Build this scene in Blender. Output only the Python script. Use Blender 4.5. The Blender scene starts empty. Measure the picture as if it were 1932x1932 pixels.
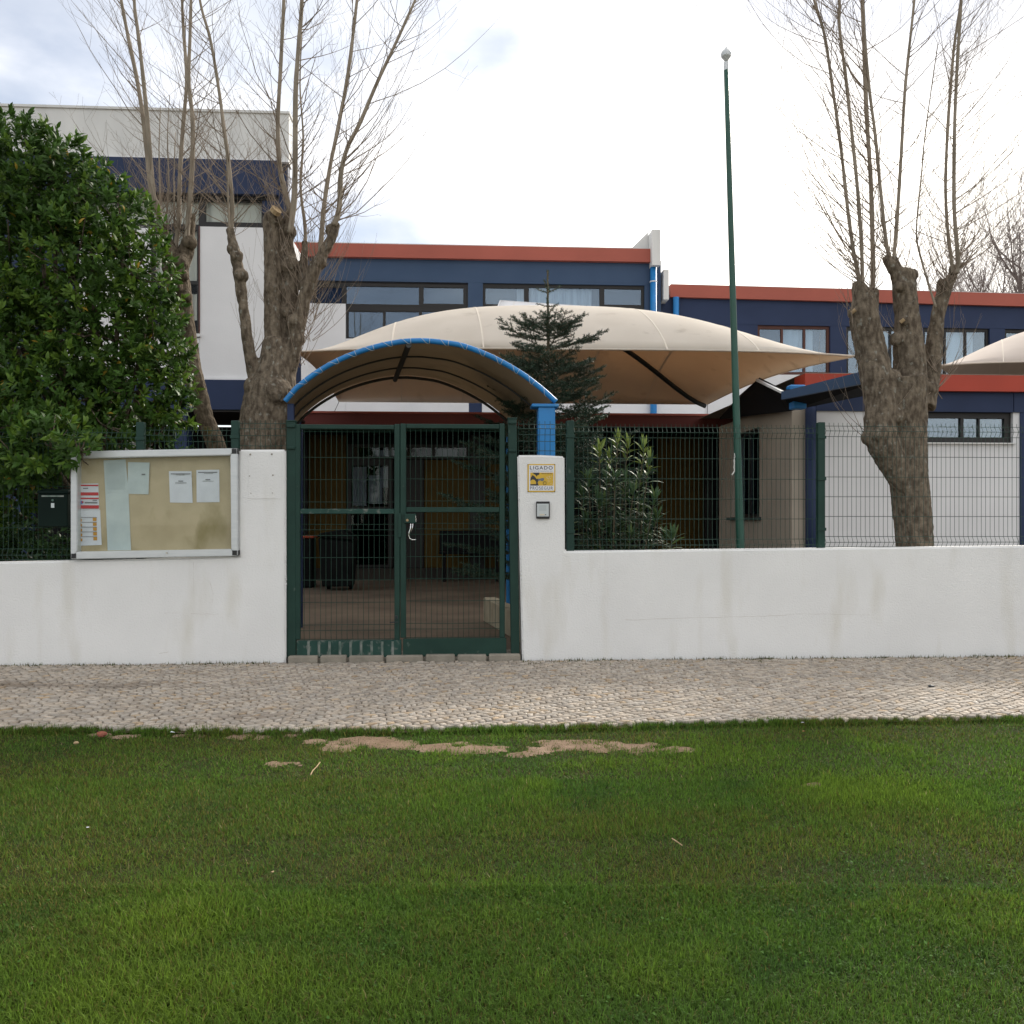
import bpy, bmesh, math, random
import numpy as np
from mathutils import Vector, Matrix, noise as mnoise

random.seed(7)
rng = np.random.default_rng(11)
scene = bpy.context.scene
COL = scene.collection

# ------------------------------------------------------------------ camera, world, sun, exposure
YAW = math.radians(3.4)          # the wall recedes slightly to the right
FPX, CX, HZ = 1680.0, 966.0, 985.0   # focal length, centre and horizon measured on the photograph (1932 px wide)
EYE, DW = 1.24, 7.986            # eye height and distance of the wall face (the plane y = 0)
cam_d = bpy.data.cameras.new('camera')
cam = bpy.data.objects.new('camera', cam_d); COL.objects.link(cam)
cam.location = (0, -DW, EYE)
cam.rotation_euler = (math.radians(90), 0, -YAW)
cam_d.sensor_width = 36; cam_d.lens = 36 * FPX / 1932
cam_d.shift_y = (HZ - 966) / 1932
cam_d.clip_end = 1500
scene.camera = cam

SUN_EL, SUN_AZ = math.radians(30), math.radians(34)     # azimuth measured from +y towards +x: behind the school
sund = Vector((math.sin(SUN_AZ) * math.cos(SUN_EL), math.cos(SUN_AZ) * math.cos(SUN_EL), math.sin(SUN_EL)))
world = bpy.data.worlds.new('World'); scene.world = world; world.use_nodes = True
nt = world.node_tree; nt.nodes.clear()
def wn(t, **k):
    n = nt.nodes.new(t)
    for a, b in k.items(): setattr(n, a, b)
    return n
wout = wn('ShaderNodeOutputWorld'); wbg = wn('ShaderNodeBackground'); wbg.inputs['Strength'].default_value = 0.06
wsky = wn('ShaderNodeTexSky', sky_type='NISHITA', sun_disc=False, sun_elevation=SUN_EL, sun_rotation=SUN_AZ, air_density=1.0, dust_density=0.35, ozone_density=1.3)
wtc = wn('ShaderNodeTexCoord')
wmap = wn('ShaderNodeMapping'); wmap.inputs['Scale'].default_value = (1.0, 1.0, 2.2); wmap.inputs['Location'].default_value = (9.1, 0.7, 1.4)
wno = wn('ShaderNodeTexNoise'); wno.inputs['Scale'].default_value = 1.5; wno.inputs['Detail'].default_value = 9; wno.inputs['Roughness'].default_value = 0.55
wdot = wn('ShaderNodeVectorMath', operation='DOT_PRODUCT'); wdot.inputs[1].default_value = sund
wglow = wn('ShaderNodeMapRange'); wglow.inputs[1].default_value = 0.88; wglow.inputs[2].default_value = 1.0; wglow.inputs[3].default_value = 0; wglow.inputs[4].default_value = 0.42
wadd = wn('ShaderNodeMath', operation='ADD')
wramp = wn('ShaderNodeMapRange', interpolation_type='SMOOTHSTEP'); wramp.inputs[1].default_value = 0.46; wramp.inputs[2].default_value = 0.66; wramp.inputs[3].default_value = 0.36; wramp.inputs[4].default_value = 1
wmap2 = wn('ShaderNodeMapping'); wmap2.inputs['Scale'].default_value = (1.0, 1.0, 2.0); wmap2.inputs['Location'].default_value = (8.0, 5.5, 2.5)
wno2 = wn('ShaderNodeTexNoise'); wno2.inputs['Scale'].default_value = 1.8; wno2.inputs['Detail'].default_value = 6
wcr = wn('ShaderNodeValToRGB')
wcr.color_ramp.elements[0].position = 0.36; wcr.color_ramp.elements[0].color = (8.8, 9.0, 9.7, 1)
wcr.color_ramp.elements[1].position = 0.52; wcr.color_ramp.elements[1].color = (19.5, 18.6, 17.2, 1)
wmix = wn('ShaderNodeMix', data_type='RGBA')
L = nt.links.new
L(wtc.outputs['Generated'], wmap.inputs[0]); L(wmap.outputs[0], wno.inputs['Vector']); L(wtc.outputs['Generated'], wmap2.inputs[0]); L(wmap2.outputs[0], wno2.inputs['Vector'])
L(wtc.outputs['Generated'], wdot.inputs[0]); L(wdot.outputs['Value'], wglow.inputs[0])
L(wno.outputs[0], wadd.inputs[0]); L(wglow.outputs[0], wadd.inputs[1]); L(wadd.outputs[0], wramp.inputs[0])
L(wno2.outputs[0], wcr.inputs[0])
L(wramp.outputs[0], wmix.inputs[0]); L(wsky.outputs[0], wmix.inputs[6]); L(wcr.outputs[0], wmix.inputs[7])
L(wmix.outputs[2], wbg.inputs['Color']); L(wbg.outputs[0], wout.inputs[0])

sun_d = bpy.data.lights.new('sun', 'SUN'); sun_d.energy = 2.2; sun_d.angle = math.radians(12); sun_d.color = (1.0, 0.93, 0.82)
sun = bpy.data.objects.new('sun', sun_d); COL.objects.link(sun)
sun.rotation_euler = sund.to_track_quat('Z', 'Y').to_euler(); sun.location = (4, 6, 12)

vs = scene.view_settings
vs.view_transform = 'Standard'; vs.look = 'None'; vs.gamma = 1; vs.use_curve_mapping = False; vs.exposure = 1.06
scene.cycles.max_bounces = 6; scene.cycles.transparent_max_bounces = 12
scene.cycles.use_denoising = True

# ------------------------------------------------------------------ photo measurements -> world points
FWD = Vector((math.sin(YAW), math.cos(YAW), 0)); RGT = Vector((math.cos(YAW), -math.sin(YAW), 0))
CAMP = Vector((0, -DW, EYE))
def ray(u, v): return FWD + RGT * ((u - CX) / FPX) + Vector((0, 0, (HZ - v) / FPX))
def PT(u, v, t): return CAMP + ray(u, v) * t                       # at camera depth t
def PY(u, v, y):                                                   # on the vertical plane y
    d = ray(u, v); return CAMP + d * ((y + DW) / d.y)
def PG(u, v, z=0.0):                                               # on the ground height z
    d = ray(u, v); return CAMP + d * ((z - EYE) / d.z)
def RC(u0, v0, u1, v1, y):                                         # rectangle on the plane y -> x0, x1, z0, z1
    um = (u0 + u1) / 2
    return PY(u0, v0, y).x, PY(u1, v0, y).x, PY(um, v1, y).z, PY(um, v0, y).z
def XU(u, y): return PY(u, HZ, y).x
def ZV(u, v, y): return PY(u, v, y).z

# ------------------------------------------------------------------ object helpers
ORG = {}
def tag(o, label=None, cat=None, group=None, kind=None):
    if label: o['label'] = label
    if cat: o['category'] = cat
    if group: o['group'] = group
    if kind: o['kind'] = kind
    return o
def thing(name, label, cat, loc, group=None):
    o = bpy.data.objects.new(name, None); COL.objects.link(o); o.empty_display_size = 0.2
    o.location = loc; ORG[o.name] = Vector(loc)
    return tag(o, label, cat, group)
def link(me, name, mat, parent=None, smooth=False, loc=None):
    o = bpy.data.objects.new(name, me); COL.objects.link(o)
    if mat is not None:
        for m in (mat if isinstance(mat, (list, tuple)) else [mat]): me.materials.append(m)
    if parent is not None:
        o.parent = parent; org = ORG[parent.name]
    else:
        org = Vector(loc) if loc is not None else Vector((0, 0, 0)); o.location = org
    if org.length > 0: me.transform(Matrix.Translation(-org))
    ORG[o.name] = org
    if smooth: me.shade_smooth()
    return o
class MB:
    def __init__(s): s.v = []; s.f = []; s.m = []; s.mi = 0
    def add(s, vs_, fs_):
        n = len(s.v); s.v += [tuple(p) for p in vs_]
        for f in fs_: s.f.append(tuple(i + n for i in f)); s.m.append(s.mi)
        return s
    def box(s, x0, x1, y0, y1, z0, z1):
        if x0 > x1: x0, x1 = x1, x0
        if z0 > z1: z0, z1 = z1, z0
        return s.add([(x0,y0,z0),(x1,y0,z0),(x1,y1,z0),(x0,y1,z0),(x0,y0,z1),(x1,y0,z1),(x1,y1,z1),(x0,y1,z1)],
                     [(0,3,2,1),(4,5,6,7),(0,1,5,4),(1,2,6,5),(2,3,7,6),(3,0,4,7)])
    def prism(s, poly, vec):                       # closed polygon extruded by vec
        n = len(poly); vec = Vector(vec); a = [Vector(p) for p in poly]
        nrm = Vector((0,0,0))
        for i in range(n): nrm += a[i].cross(a[(i+1) % n])
        if nrm.dot(vec) > 0: a.reverse()
        return s.add(a + [p + vec for p in a], [tuple(range(n)), tuple(range(2*n-1, n-1, -1))] + [(i, i+n, (i+1)%n+n, (i+1)%n) for i in range(n)])
    def tube(s, pts, rad, n=6, cap=True, jit=0.0):
        pts = [Vector(p) for p in pts]
        if not isinstance(rad, (list, tuple)): rad = [rad]*len(pts)
        up = None; V = []; F = []
        for i, p in enumerate(pts):
            t = (pts[min(i+1, len(pts)-1)] - pts[max(i-1, 0)])
            if t.length < 1e-9: t = Vector((0,0,1))
            t.normalize()
            if up is None:
                up = Vector((1,0,0)) if abs(t.x) < 0.8 else Vector((0,1,0))
            up = (up - t*up.dot(t))
            if up.length < 1e-6: up = t.orthogonal()
            up.normalize(); sd = t.cross(up)
            for k in range(n):
                a = 2*math.pi*k/n; r = rad[i]*(1 + (random.uniform(-jit, jit) if jit else 0))
                V.append(p + (up*math.cos(a) + sd*math.sin(a))*r)
        for i in range(len(pts)-1):
            for k in range(n):
                F.append((i*n+k, i*n+(k+1)%n, (i+1)*n+(k+1)%n, (i+1)*n+k))
        if cap:
            F.append(tuple(range(n-1, -1, -1))); F.append(tuple((len(pts)-1)*n+k for k in range(n)))
        return s.add(V, F)
    def lathe(s, c, prof, n=16):                   # profile of (radius, z) round a vertical axis at c
        V = []; F = []
        for r, z in prof:
            for k in range(n):
                a = 2*math.pi*k/n; V.append((c[0]+r*math.cos(a), c[1]+r*math.sin(a), c[2]+z))
        for i in range(len(prof)-1):
            for k in range(n): F.append((i*n+k, i*n+(k+1)%n, (i+1)*n+(k+1)%n, (i+1)*n+k))
        F.append(tuple(range(n-1,-1,-1))); F.append(tuple((len(prof)-1)*n+k for k in range(n)))
        return s.add(V, F)
    def mesh(s, name):
        me = bpy.data.meshes.new(name); me.from_pydata(s.v, [], s.f)
        if any(s.m): me.polygons.foreach_set('material_index', s.m)
        me.update(); return me
    def build(s, name, mat, parent=None, smooth=False, loc=None, bevel=0.0, label=None, segs=1):
        me = s.mesh(name)
        if bevel > 0:
            bm = bmesh.new(); bm.from_mesh(me)
            es = [e for e in bm.edges if len(e.link_faces) == 2 and e.calc_face_angle(0) > 0.6]
            bmesh.ops.bevel(bm, geom=es, offset=bevel, segments=segs, affect='EDGES', clamp_overlap=True)
            bm.to_mesh(me); bm.free()
        o = link(me, name, mat, parent, smooth, loc)
        if label: o['label'] = label
        return o
def np_mesh(name, V, F, col=None):
    V = np.ascontiguousarray(V, dtype=np.float32); F = np.ascontiguousarray(F, dtype=np.int32)
    me = bpy.data.meshes.new(name); k = F.shape[1]
    me.vertices.add(len(V)); me.vertices.foreach_set('co', V.ravel())
    me.loops.add(F.size); me.loops.foreach_set('vertex_index', F.ravel())
    me.polygons.add(len(F)); me.polygons.foreach_set('loop_start', np.arange(0, F.size, k, dtype=np.int32))
    me.update(calc_edges=True)
    if col is not None: set_col(me, col)
    return me
def set_col(me, col):
    a = me.attributes.new('Col', 'FLOAT_COLOR', 'POINT')
    c = np.ones((len(me.vertices), 4), dtype=np.float32); c[:, :3] = col
    a.data.foreach_set('color', c.ravel())
def vnoise(x, y, seed=0):
    xi = np.floor(x).astype(np.int64); yi = np.floor(y).astype(np.int64); xf = x-xi; yf = y-yi
    def h(a, b):
        n = (a*374761393 + b*668265263 + seed*974711) & 0x7fffffff
        n = ((n ^ (n >> 13))*1274126177) & 0x7fffffff
        return ((n ^ (n >> 16)) & 0xffff)/65535.0
    u = xf*xf*(3-2*xf); w = yf*yf*(3-2*yf)
    return (h(xi,yi)*(1-u)+h(xi+1,yi)*u)*(1-w) + (h(xi,yi+1)*(1-u)+h(xi+1,yi+1)*u)*w
def fbm(x, y, seed=0, o=4):
    s = 0; a = 0.5; t = 0
    for i in range(o): s = s + a*vnoise(x*2**i, y*2**i, seed+i*17); t += a; a *= 0.5
    return s/t

# ------------------------------------------------------------------ materials
def mat(name, c1, c2=None, rough=0.7, scale=6.0, detail=5, stretch=(1,1,1), bump=0.0, bscale=None, metal=0.0, spec=0.4, lo=0.35, hi=0.65,
        c3=None, c3scale=2.0, c3lo=0.58, c3hi=0.72, c3stretch=(1,1,1), trans=0.0, attr=False, tcol=None):
    m = bpy.data.materials.new(name); m.use_nodes = True; t = m.node_tree; ns = t.nodes; lk = t.links.new
    b = ns['Principled BSDF']; b.inputs['Roughness'].default_value = rough; b.inputs['Metallic'].default_value = metal
    b.inputs['Specular IOR Level'].default_value = spec
    tc = ns.new('ShaderNodeTexCoord')
    def noise_(sc, st, dt):
        mp = ns.new('ShaderNodeMapping'); mp.inputs['Scale'].default_value = st; lk(tc.outputs['Object'], mp.inputs[0])
        n = ns.new('ShaderNodeTexNoise'); n.inputs['Scale'].default_value = sc; n.inputs['Detail'].default_value = dt; lk(mp.outputs[0], n.inputs['Vector']); return n
    def rng_(o, a, z):
        r = ns.new('ShaderNodeMapRange'); r.inputs[1].default_value = a; r.inputs[2].default_value = z; lk(o, r.inputs[0]); return r.outputs[0]
    col = None
    if attr:
        at = ns.new('ShaderNodeAttribute'); at.attribute_name = 'Col'; col = at.outputs['Color']
        if c2 is not None:      # c1, c2: multipliers
            mx = ns.new('ShaderNodeMix'); mx.data_type = 'RGBA'; mx.inputs[6].default_value = (*c1, 1); mx.inputs[7].default_value = (*c2, 1)
            lk(rng_(noise_(scale, stretch, detail).outputs[0], lo, hi), mx.inputs[0])
            mm = ns.new('ShaderNodeMix'); mm.data_type = 'RGBA'; mm.blend_type = 'MULTIPLY'; mm.inputs[0].default_value = 1
            lk(col, mm.inputs[6]); lk(mx.outputs[2], mm.inputs[7]); col = mm.outputs[2]
    elif c2 is not None:
        mx = ns.new('ShaderNodeMix'); mx.data_type = 'RGBA'; mx.inputs[6].default_value = (*c1, 1); mx.inputs[7].default_value = (*c2, 1)
        lk(rng_(noise_(scale, stretch, detail).outputs[0], lo, hi), mx.inputs[0]); col = mx.outputs[2]
    if c3 is not None and col is not None:
        mx = ns.new('ShaderNodeMix'); mx.data_type = 'RGBA'; mx.inputs[7].default_value = (*c3, 1); lk(col, mx.inputs[6])
        lk(rng_(noise_(c3scale, c3stretch, 6).outputs[0], c3lo, c3hi), mx.inputs[0]); col = mx.outputs[2]
    if col is not None: lk(col, b.inputs['Base Color'])
    else: b.inputs['Base Color'].default_value = (*c1, 1)
    if bump > 0:
        bn = noise_(bscale or scale*4, (1,1,1), 6); bp = ns.new('ShaderNodeBump'); bp.inputs['Strength'].default_value = bump; bp.inputs['Distance'].default_value = 0.02
        lk(bn.outputs[0], bp.inputs['Height']); lk(bp.outputs[0], b.inputs['Normal'])
    if trans > 0:
        tr = ns.new('ShaderNodeBsdfTranslucent'); ms = ns.new('ShaderNodeMixShader'); ms.inputs[0].default_value = trans
        if tcol is not None: tr.inputs[0].default_value = (*tcol, 1)
        elif col is not None: lk(col, tr.inputs[0])
        else: tr.inputs[0].default_value = (*c1, 1)
        lk(b.outputs[0], ms.inputs[1]); lk(tr.outputs[0], ms.inputs[2]); lk(ms.outputs[0], ns['Material Output'].inputs[0])
    return m
def glass_mat(name, refl=0.25, tint=(1,1,1), rough=0.02, gt=(1,1,1), k=0.5):
    m = bpy.data.materials.new(name); m.use_nodes = True; t = m.node_tree; ns = t.nodes; ns.clear(); lk = t.links.new
    o = ns.new('ShaderNodeOutputMaterial'); g = ns.new('ShaderNodeBsdfGlossy'); g.inputs['Roughness'].default_value = rough; g.inputs[0].default_value = (*gt, 1)
    tr = ns.new('ShaderNodeBsdfTransparent'); tr.inputs[0].default_value = (*tint, 1); ms = ns.new('ShaderNodeMixShader')
    lw = ns.new('ShaderNodeLayerWeight'); lw.inputs[0].default_value = 0.3
    mr = ns.new('ShaderNodeMapRange'); mr.inputs[3].default_value = refl; mr.inputs[4].default_value = min(1, refl+k)
    lk(lw.outputs['Fresnel'], mr.inputs[0]); lk(mr.outputs[0], ms.inputs[0]); lk(tr.outputs[0], ms.inputs[1]); lk(g.outputs[0], ms.inputs[2]); lk(ms.outputs[0], o.inputs[0])
    return m
M = {}
M['wall'] = mat('white_render', (0.77,0.77,0.765), (0.72,0.72,0.715), 0.9, 1.6, bump=0.25, bscale=70, spec=0.2, c3=(0.60,0.58,0.52), c3scale=1.9, c3lo=0.54, c3hi=0.92, c3stretch=(2.2,2.2,0.5))
M['white'] = mat('white_paint', (0.74,0.74,0.75), (0.68,0.68,0.69), 0.85, 1.0, spec=0.2, bump=0.1, bscale=40)
M['white_old'] = mat('weathered_white_paint', (0.69,0.69,0.675), (0.61,0.61,0.60), 0.85, 1.2, stretch=(2,2,.6), spec=0.2, bump=0.1, bscale=30)
M['shaded_white'] = mat('shaded_white_paint', (0.40,0.35,0.29), (0.34,0.30,0.25), 0.9, 1.2, spec=0.15)  # white paint, its warm shade put into the base colour
M['navy'] = mat('navy_paint', (0.014,0.027,0.072), (0.018,0.033,0.084), 0.6, 1.5, spec=0.3)
M['slate'] = mat('slate_blue_paint', (0.033,0.064,0.125), (0.040,0.073,0.138), 0.6, 1.2, spec=0.3)
M['blue'] = mat('bright_blue_paint', (0.011,0.20,0.52), (0.010,0.165,0.43), 0.45, 4, spec=0.5, c3=(0.07,0.22,0.40), c3scale=9, c3lo=0.62, c3hi=0.8)
M['red'] = mat('red_metal', (0.38,0.10,0.07), (0.34,0.09,0.063), 0.6, 1.0, spec=0.3)
M['brightred'] = mat('bright_red_metal', (0.42,0.055,0.030), (0.37,0.048,0.026), 0.5, 1.5, spec=0.3)
M['frame'] = mat('dark_window_frame', (0.011,0.010,0.010), None, 0.5)
M['frame_red'] = mat('rusty_window_frame', (0.09,0.03,0.02), (0.07,0.025,0.018), 0.6)
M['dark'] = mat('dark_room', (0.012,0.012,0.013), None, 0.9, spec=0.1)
M['room'] = mat('grey_room', (0.045,0.06,0.075), (0.03,0.04,0.05), 0.9, 1.5, spec=0.1)
M['curtain'] = mat('white_curtain', (0.62,0.60,0.56), (0.46,0.44,0.42), 0.9, 3, stretch=(8,1,.2), spec=0.1)
M['blind'] = mat('pale_blind', (0.62,0.61,0.57), (0.56,0.55,0.52), 0.8, 2, spec=0.2)
M['glass'] = glass_mat('window_glass', 0.085, (0.80,0.88,0.95), gt=(0.66,0.78,0.90))
M['glass_dim'] = glass_mat('shaded_glass', 0.02, (0.7,0.75,0.8), gt=(0.6,0.6,0.6), k=0.2)
M['glass_thin'] = glass_mat('board_glass', 0.0, (0.95,0.97,0.96), k=0.22)
M['yellow'] = mat('shaded_yellow_panel', (0.095,0.056,0.008), (0.075,0.045,0.006), 0.6, 2, spec=0.2)  # yellow darkened in the base colour to carry the deep porch shade
M['green'] = mat('dark_green_enamel', (0.006,0.031,0.023), (0.009,0.040,0.030), 0.5, 5, spec=0.3, c3=(0.09,0.12,0.10), c3scale=14, c3lo=0.66, c3hi=0.8)
M['green_worn'] = mat('worn_green_enamel', (0.009,0.040,0.032), (0.014,0.056,0.045), 0.5, 8, spec=0.3, c3=(0.16,0.17,0.15), c3scale=16, c3lo=0.55, c3hi=0.72)
M['worn_edge'] = mat('bare_worn_metal', (0.30,0.31,0.29), (0.08,0.14,0.115), 0.5, 14, metal=0.3)
M['wire'] = mat('green_coated_wire', (0.008,0.036,0.024), (0.012,0.045,0.03), 0.5, 20)
M['greenpole'] = mat('green_pole_paint', (0.010,0.065,0.045), (0.014,0.08,0.055), 0.45, 3, spec=0.5)
M['alu'] = mat('aluminium', (0.62,0.64,0.65), (0.56,0.585,0.60), 0.42, 6, metal=0.35, stretch=(1,1,6))
M['chrome'] = mat('chrome', (0.7,0.7,0.7), None, 0.2, metal=1.0)
M['plastic_dark'] = mat('dark_plastic', (0.02,0.02,0.022), None, 0.45)
M['cork'] = mat('stained_cork_board', (0.54,0.44,0.30), (0.46,0.375,0.25), 0.9, 4, bump=0.1, bscale=120, spec=0.1, c3=(0.33,0.27,0.15), c3scale=3.0, c3lo=0.53, c3hi=0.72, c3stretch=(1.5,1,0.8))
M['paper'] = mat('white_paper', (0.72,0.73,0.80), (0.66,0.67,0.74), 0.9, 9, bump=0.15, bscale=14, spec=0.1)
M['paper_old'] = mat('faded_paper', (0.56,0.62,0.63), (0.50,0.56,0.58), 0.9, 7, bump=0.2, bscale=10, spec=0.1)
M['ink'] = mat('grey_print', (0.20,0.20,0.22), None, 0.9)
M['ink_red'] = mat('red_print', (0.50,0.03,0.04), None, 0.8)
M['ink_orange'] = mat('orange_print', (0.55,0.28,0.05), None, 0.8)
M['ink_blue'] = mat('blue_print', (0.12,0.2,0.5), None, 0.8)
M['sign_yellow'] = mat('yellow_sign_enamel', (0.62,0.40,0.04), (0.56,0.36,0.04), 0.45, 10)
M['sign_white'] = mat('white_sign_enamel', (0.70,0.71,0.75), None, 0.45)
M['sign_dark'] = mat('charcoal_sign_print', (0.03,0.033,0.04), None, 0.5)
M['sign_grey'] = mat('grey_sign_print', (0.13,0.15,0.19), None, 0.5)
M['fabric_top'] = mat('cream_awning_fabric', (0.80,0.745,0.66), (0.75,0.695,0.61), 0.9, 2.2, spec=0.1, c3=(0.36,0.32,0.26), c3scale=2.6, c3lo=0.60, c3hi=0.85, trans=0.30, tcol=(0.64,0.45,0.29))
M['seam'] = mat('awning_seam', (0.72,0.65,0.56), None, 0.9, spec=0.1)
M['fabric_pink'] = mat('pale_pink_awning_fabric', (0.66,0.58,0.52), (0.62,0.54,0.48), 0.9, 2.2, spec=0.1, trans=0.2)
M['canvas'] = mat('brown_tunnel_canvas', (0.34,0.27,0.19), (0.29,0.23,0.16), 0.9, 3, spec=0.1, c3=(0.2,0.16,0.11), c3scale=2.5, trans=0.32, tcol=(0.40,0.33,0.245))
M['rib'] = mat('brown_grey_rib', (0.045,0.047,0.045), None, 0.6)
M['steel_dark'] = mat('dark_steel', (0.015,0.022,0.026), None, 0.5)
M['cord'] = mat('white_cord', (0.65,0.65,0.62), None, 0.8)
M['concrete'] = mat('stained_concrete', (0.30,0.27,0.225), (0.22,0.20,0.165), 0.95, 7, bump=0.4, bscale=60, spec=0.15)
M['palestone'] = mat('pale_stone_block', (0.42,0.37,0.27), (0.34,0.30,0.22), 0.95, 6, bump=0.4, bscale=40, spec=0.1)
M['yard'] = mat('yard_concrete', (0.20,0.155,0.115), (0.135,0.105,0.08), 0.95, 1.1, bump=0.2, bscale=30, spec=0.1)
M['earth'] = mat('earth', (0.16,0.12,0.085), (0.10,0.08,0.055), 1.0, 3, bump=0.6, bscale=30, spec=0.05)
M['thatch'] = mat('lawn_thatch', (0.055,0.055,0.022), (0.035,0.042,0.016), 1.0, 6, bump=0.8, bscale=60, spec=0.05)
M['soil'] = mat('bare_soil', (0.30,0.215,0.155), (0.20,0.14,0.095), 1.0, 6, bump=0.8, bscale=60, spec=0.05)
M['bed'] = mat('mossy_joint_sand', (0.085,0.066,0.044), (0.04,0.036,0.018), 1.0, 5, bump=0.6, bscale=90, spec=0.05, c3=(0.035,0.06,0.012), c3scale=3.0, c3lo=0.50, c3hi=0.6)
M['cobble'] = mat('limestone_cobble', (1,1,1), (0.82,0.78,0.74), 0.8, 45, attr=True, bump=0.35, bscale=130, spec=0.25)
M['grass'] = mat('grass_blades', (1,1,1), None, 0.6, attr=True, spec=0.12, trans=0.45)
M['leaf'] = mat('glossy_leaf', (1,1,1), None, 0.50, attr=True, spec=0.25, trans=0.3)
M['clover'] = mat('clover_leaf', (1,1,1), None, 0.8, attr=True, spec=0.1)
M['leaf_matte'] = mat('oleander_leaf', (1,1,1), None, 0.55, attr=True, spec=0.2, trans=0.15)
M['needle'] = mat('fir_needle', (1,1,1), None, 0.6, attr=True, spec=0.25)
M['bark'] = mat('grey_brown_bark', (0.205,0.168,0.126), (0.080,0.063,0.047), 0.95, 17, detail=11, stretch=(1.5,1.5,.6), bump=1.0, lo=.34, hi=.64, bscale=26, spec=0.1, c3=(0.25,0.245,0.21), c3scale=22, c3lo=0.60, c3hi=0.72, c3stretch=(1,1,.7))
M['bark_moss'] = mat('mossy_bark', (0.18,0.145,0.105), (0.065,0.052,0.037), 0.95, 15, detail=11, stretch=(1.6,1.6,.5), bump=0.9, bscale=24, spec=0.1, c3=(0.17,0.15,0.05), c3scale=5, c3lo=0.62, c3hi=0.78)
M['bark_fir'] = mat('fir_bark', (0.14,0.12,0.085), (0.09,0.075,0.05), 0.95, 20, spec=0.1)
M['shoot'] = mat('young_bark', (0.34,0.29,0.23), (0.21,0.18,0.14), 0.9, 9, stretch=(1,1,.3), spec=0.15)
M['twig'] = mat('twig_bark', (0.28,0.225,0.175), (0.20,0.16,0.125), 0.9, 5, spec=0.1)
M['twig_far'] = mat('distant_twig_bark', (0.24,0.20,0.185), (0.19,0.16,0.15), 0.9, 5, spec=0.05)
M['cutwood'] = mat('fresh_cut_wood', (0.45,0.33,0.20), (0.33,0.24,0.14), 0.9, 20, spec=0.1)
M['bin'] = mat('black_bin_plastic', (0.005,0.006,0.006), (0.008,0.009,0.009), 0.8, 4, spec=0.1)
M['orange'] = mat('orange_plastic', (0.28,0.04,0.012), None, 0.5)
M['mailbox'] = mat('mailbox_green_enamel', (0.003,0.010,0.008), (0.004,0.013,0.010), 0.6, 5, spec=0.12)
M['brick'] = mat('red_brick', (0.30,0.10,0.06), (0.22,0.075,0.05), 0.95, 30, bump=0.5)
M['deadleaf'] = mat('dry_leaf', (0.30,0.16,0.05), (0.20,0.10,0.03), 0.8, 30)

# ------------------------------------------------------------------ ground, lawn, pavement, yard
def struct(o): return tag(o, kind='structure')
struct(MB().add([(-400,-400,-0.12),(400,-400,-0.12),(400,900,-0.12),(-400,900,-0.12)], [(0,1,2,3)]).build('ground', M['earth']))
struct(MB().add([(-30,0.05,-0.02),(30,0.05,-0.02),(30,24,-0.02),(-30,24,-0.02)], [(0,1,2,3)]).build('yard_floor', M['yard']))
EDGE = [(-700,1366),(0,1370),(250,1373),(500,1376),(700,1374),(1000,1368),(1300,1361),(1500,1357),(1932,1350),(2600,1338)]
ep = [PG(u, v) for u, v in EDGE]; EX = np.array([p.x for p in ep]); EY = np.array([p.y for p in ep])
def edge_y(x): return np.interp(x, EX, EY) + 0.05*(fbm(np.asarray(x)*2.2, np.asarray(x)*0+3.3, 5)-0.5)
struct(MB().add([(-30,-30,-0.035),(30,-30,-0.035),(30,-2.0,-0.035),(-30,-2.0,-0.035)], [(0,1,2,3)]).build('lawn', M['thatch']))
xs = np.linspace(-9, 9.5, 90); bv = []; bf = []
for i, x in enumerate(xs):
    bv += [(x, float(edge_y(x))-0.03, -0.020), (x, 0.25, -0.020)]
    if i: bf.append((2*i-2, 2*i, 2*i+1, 2*i-1))
pavement = struct(MB().add(bv, bf).build('pavement', M['bed']))

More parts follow.
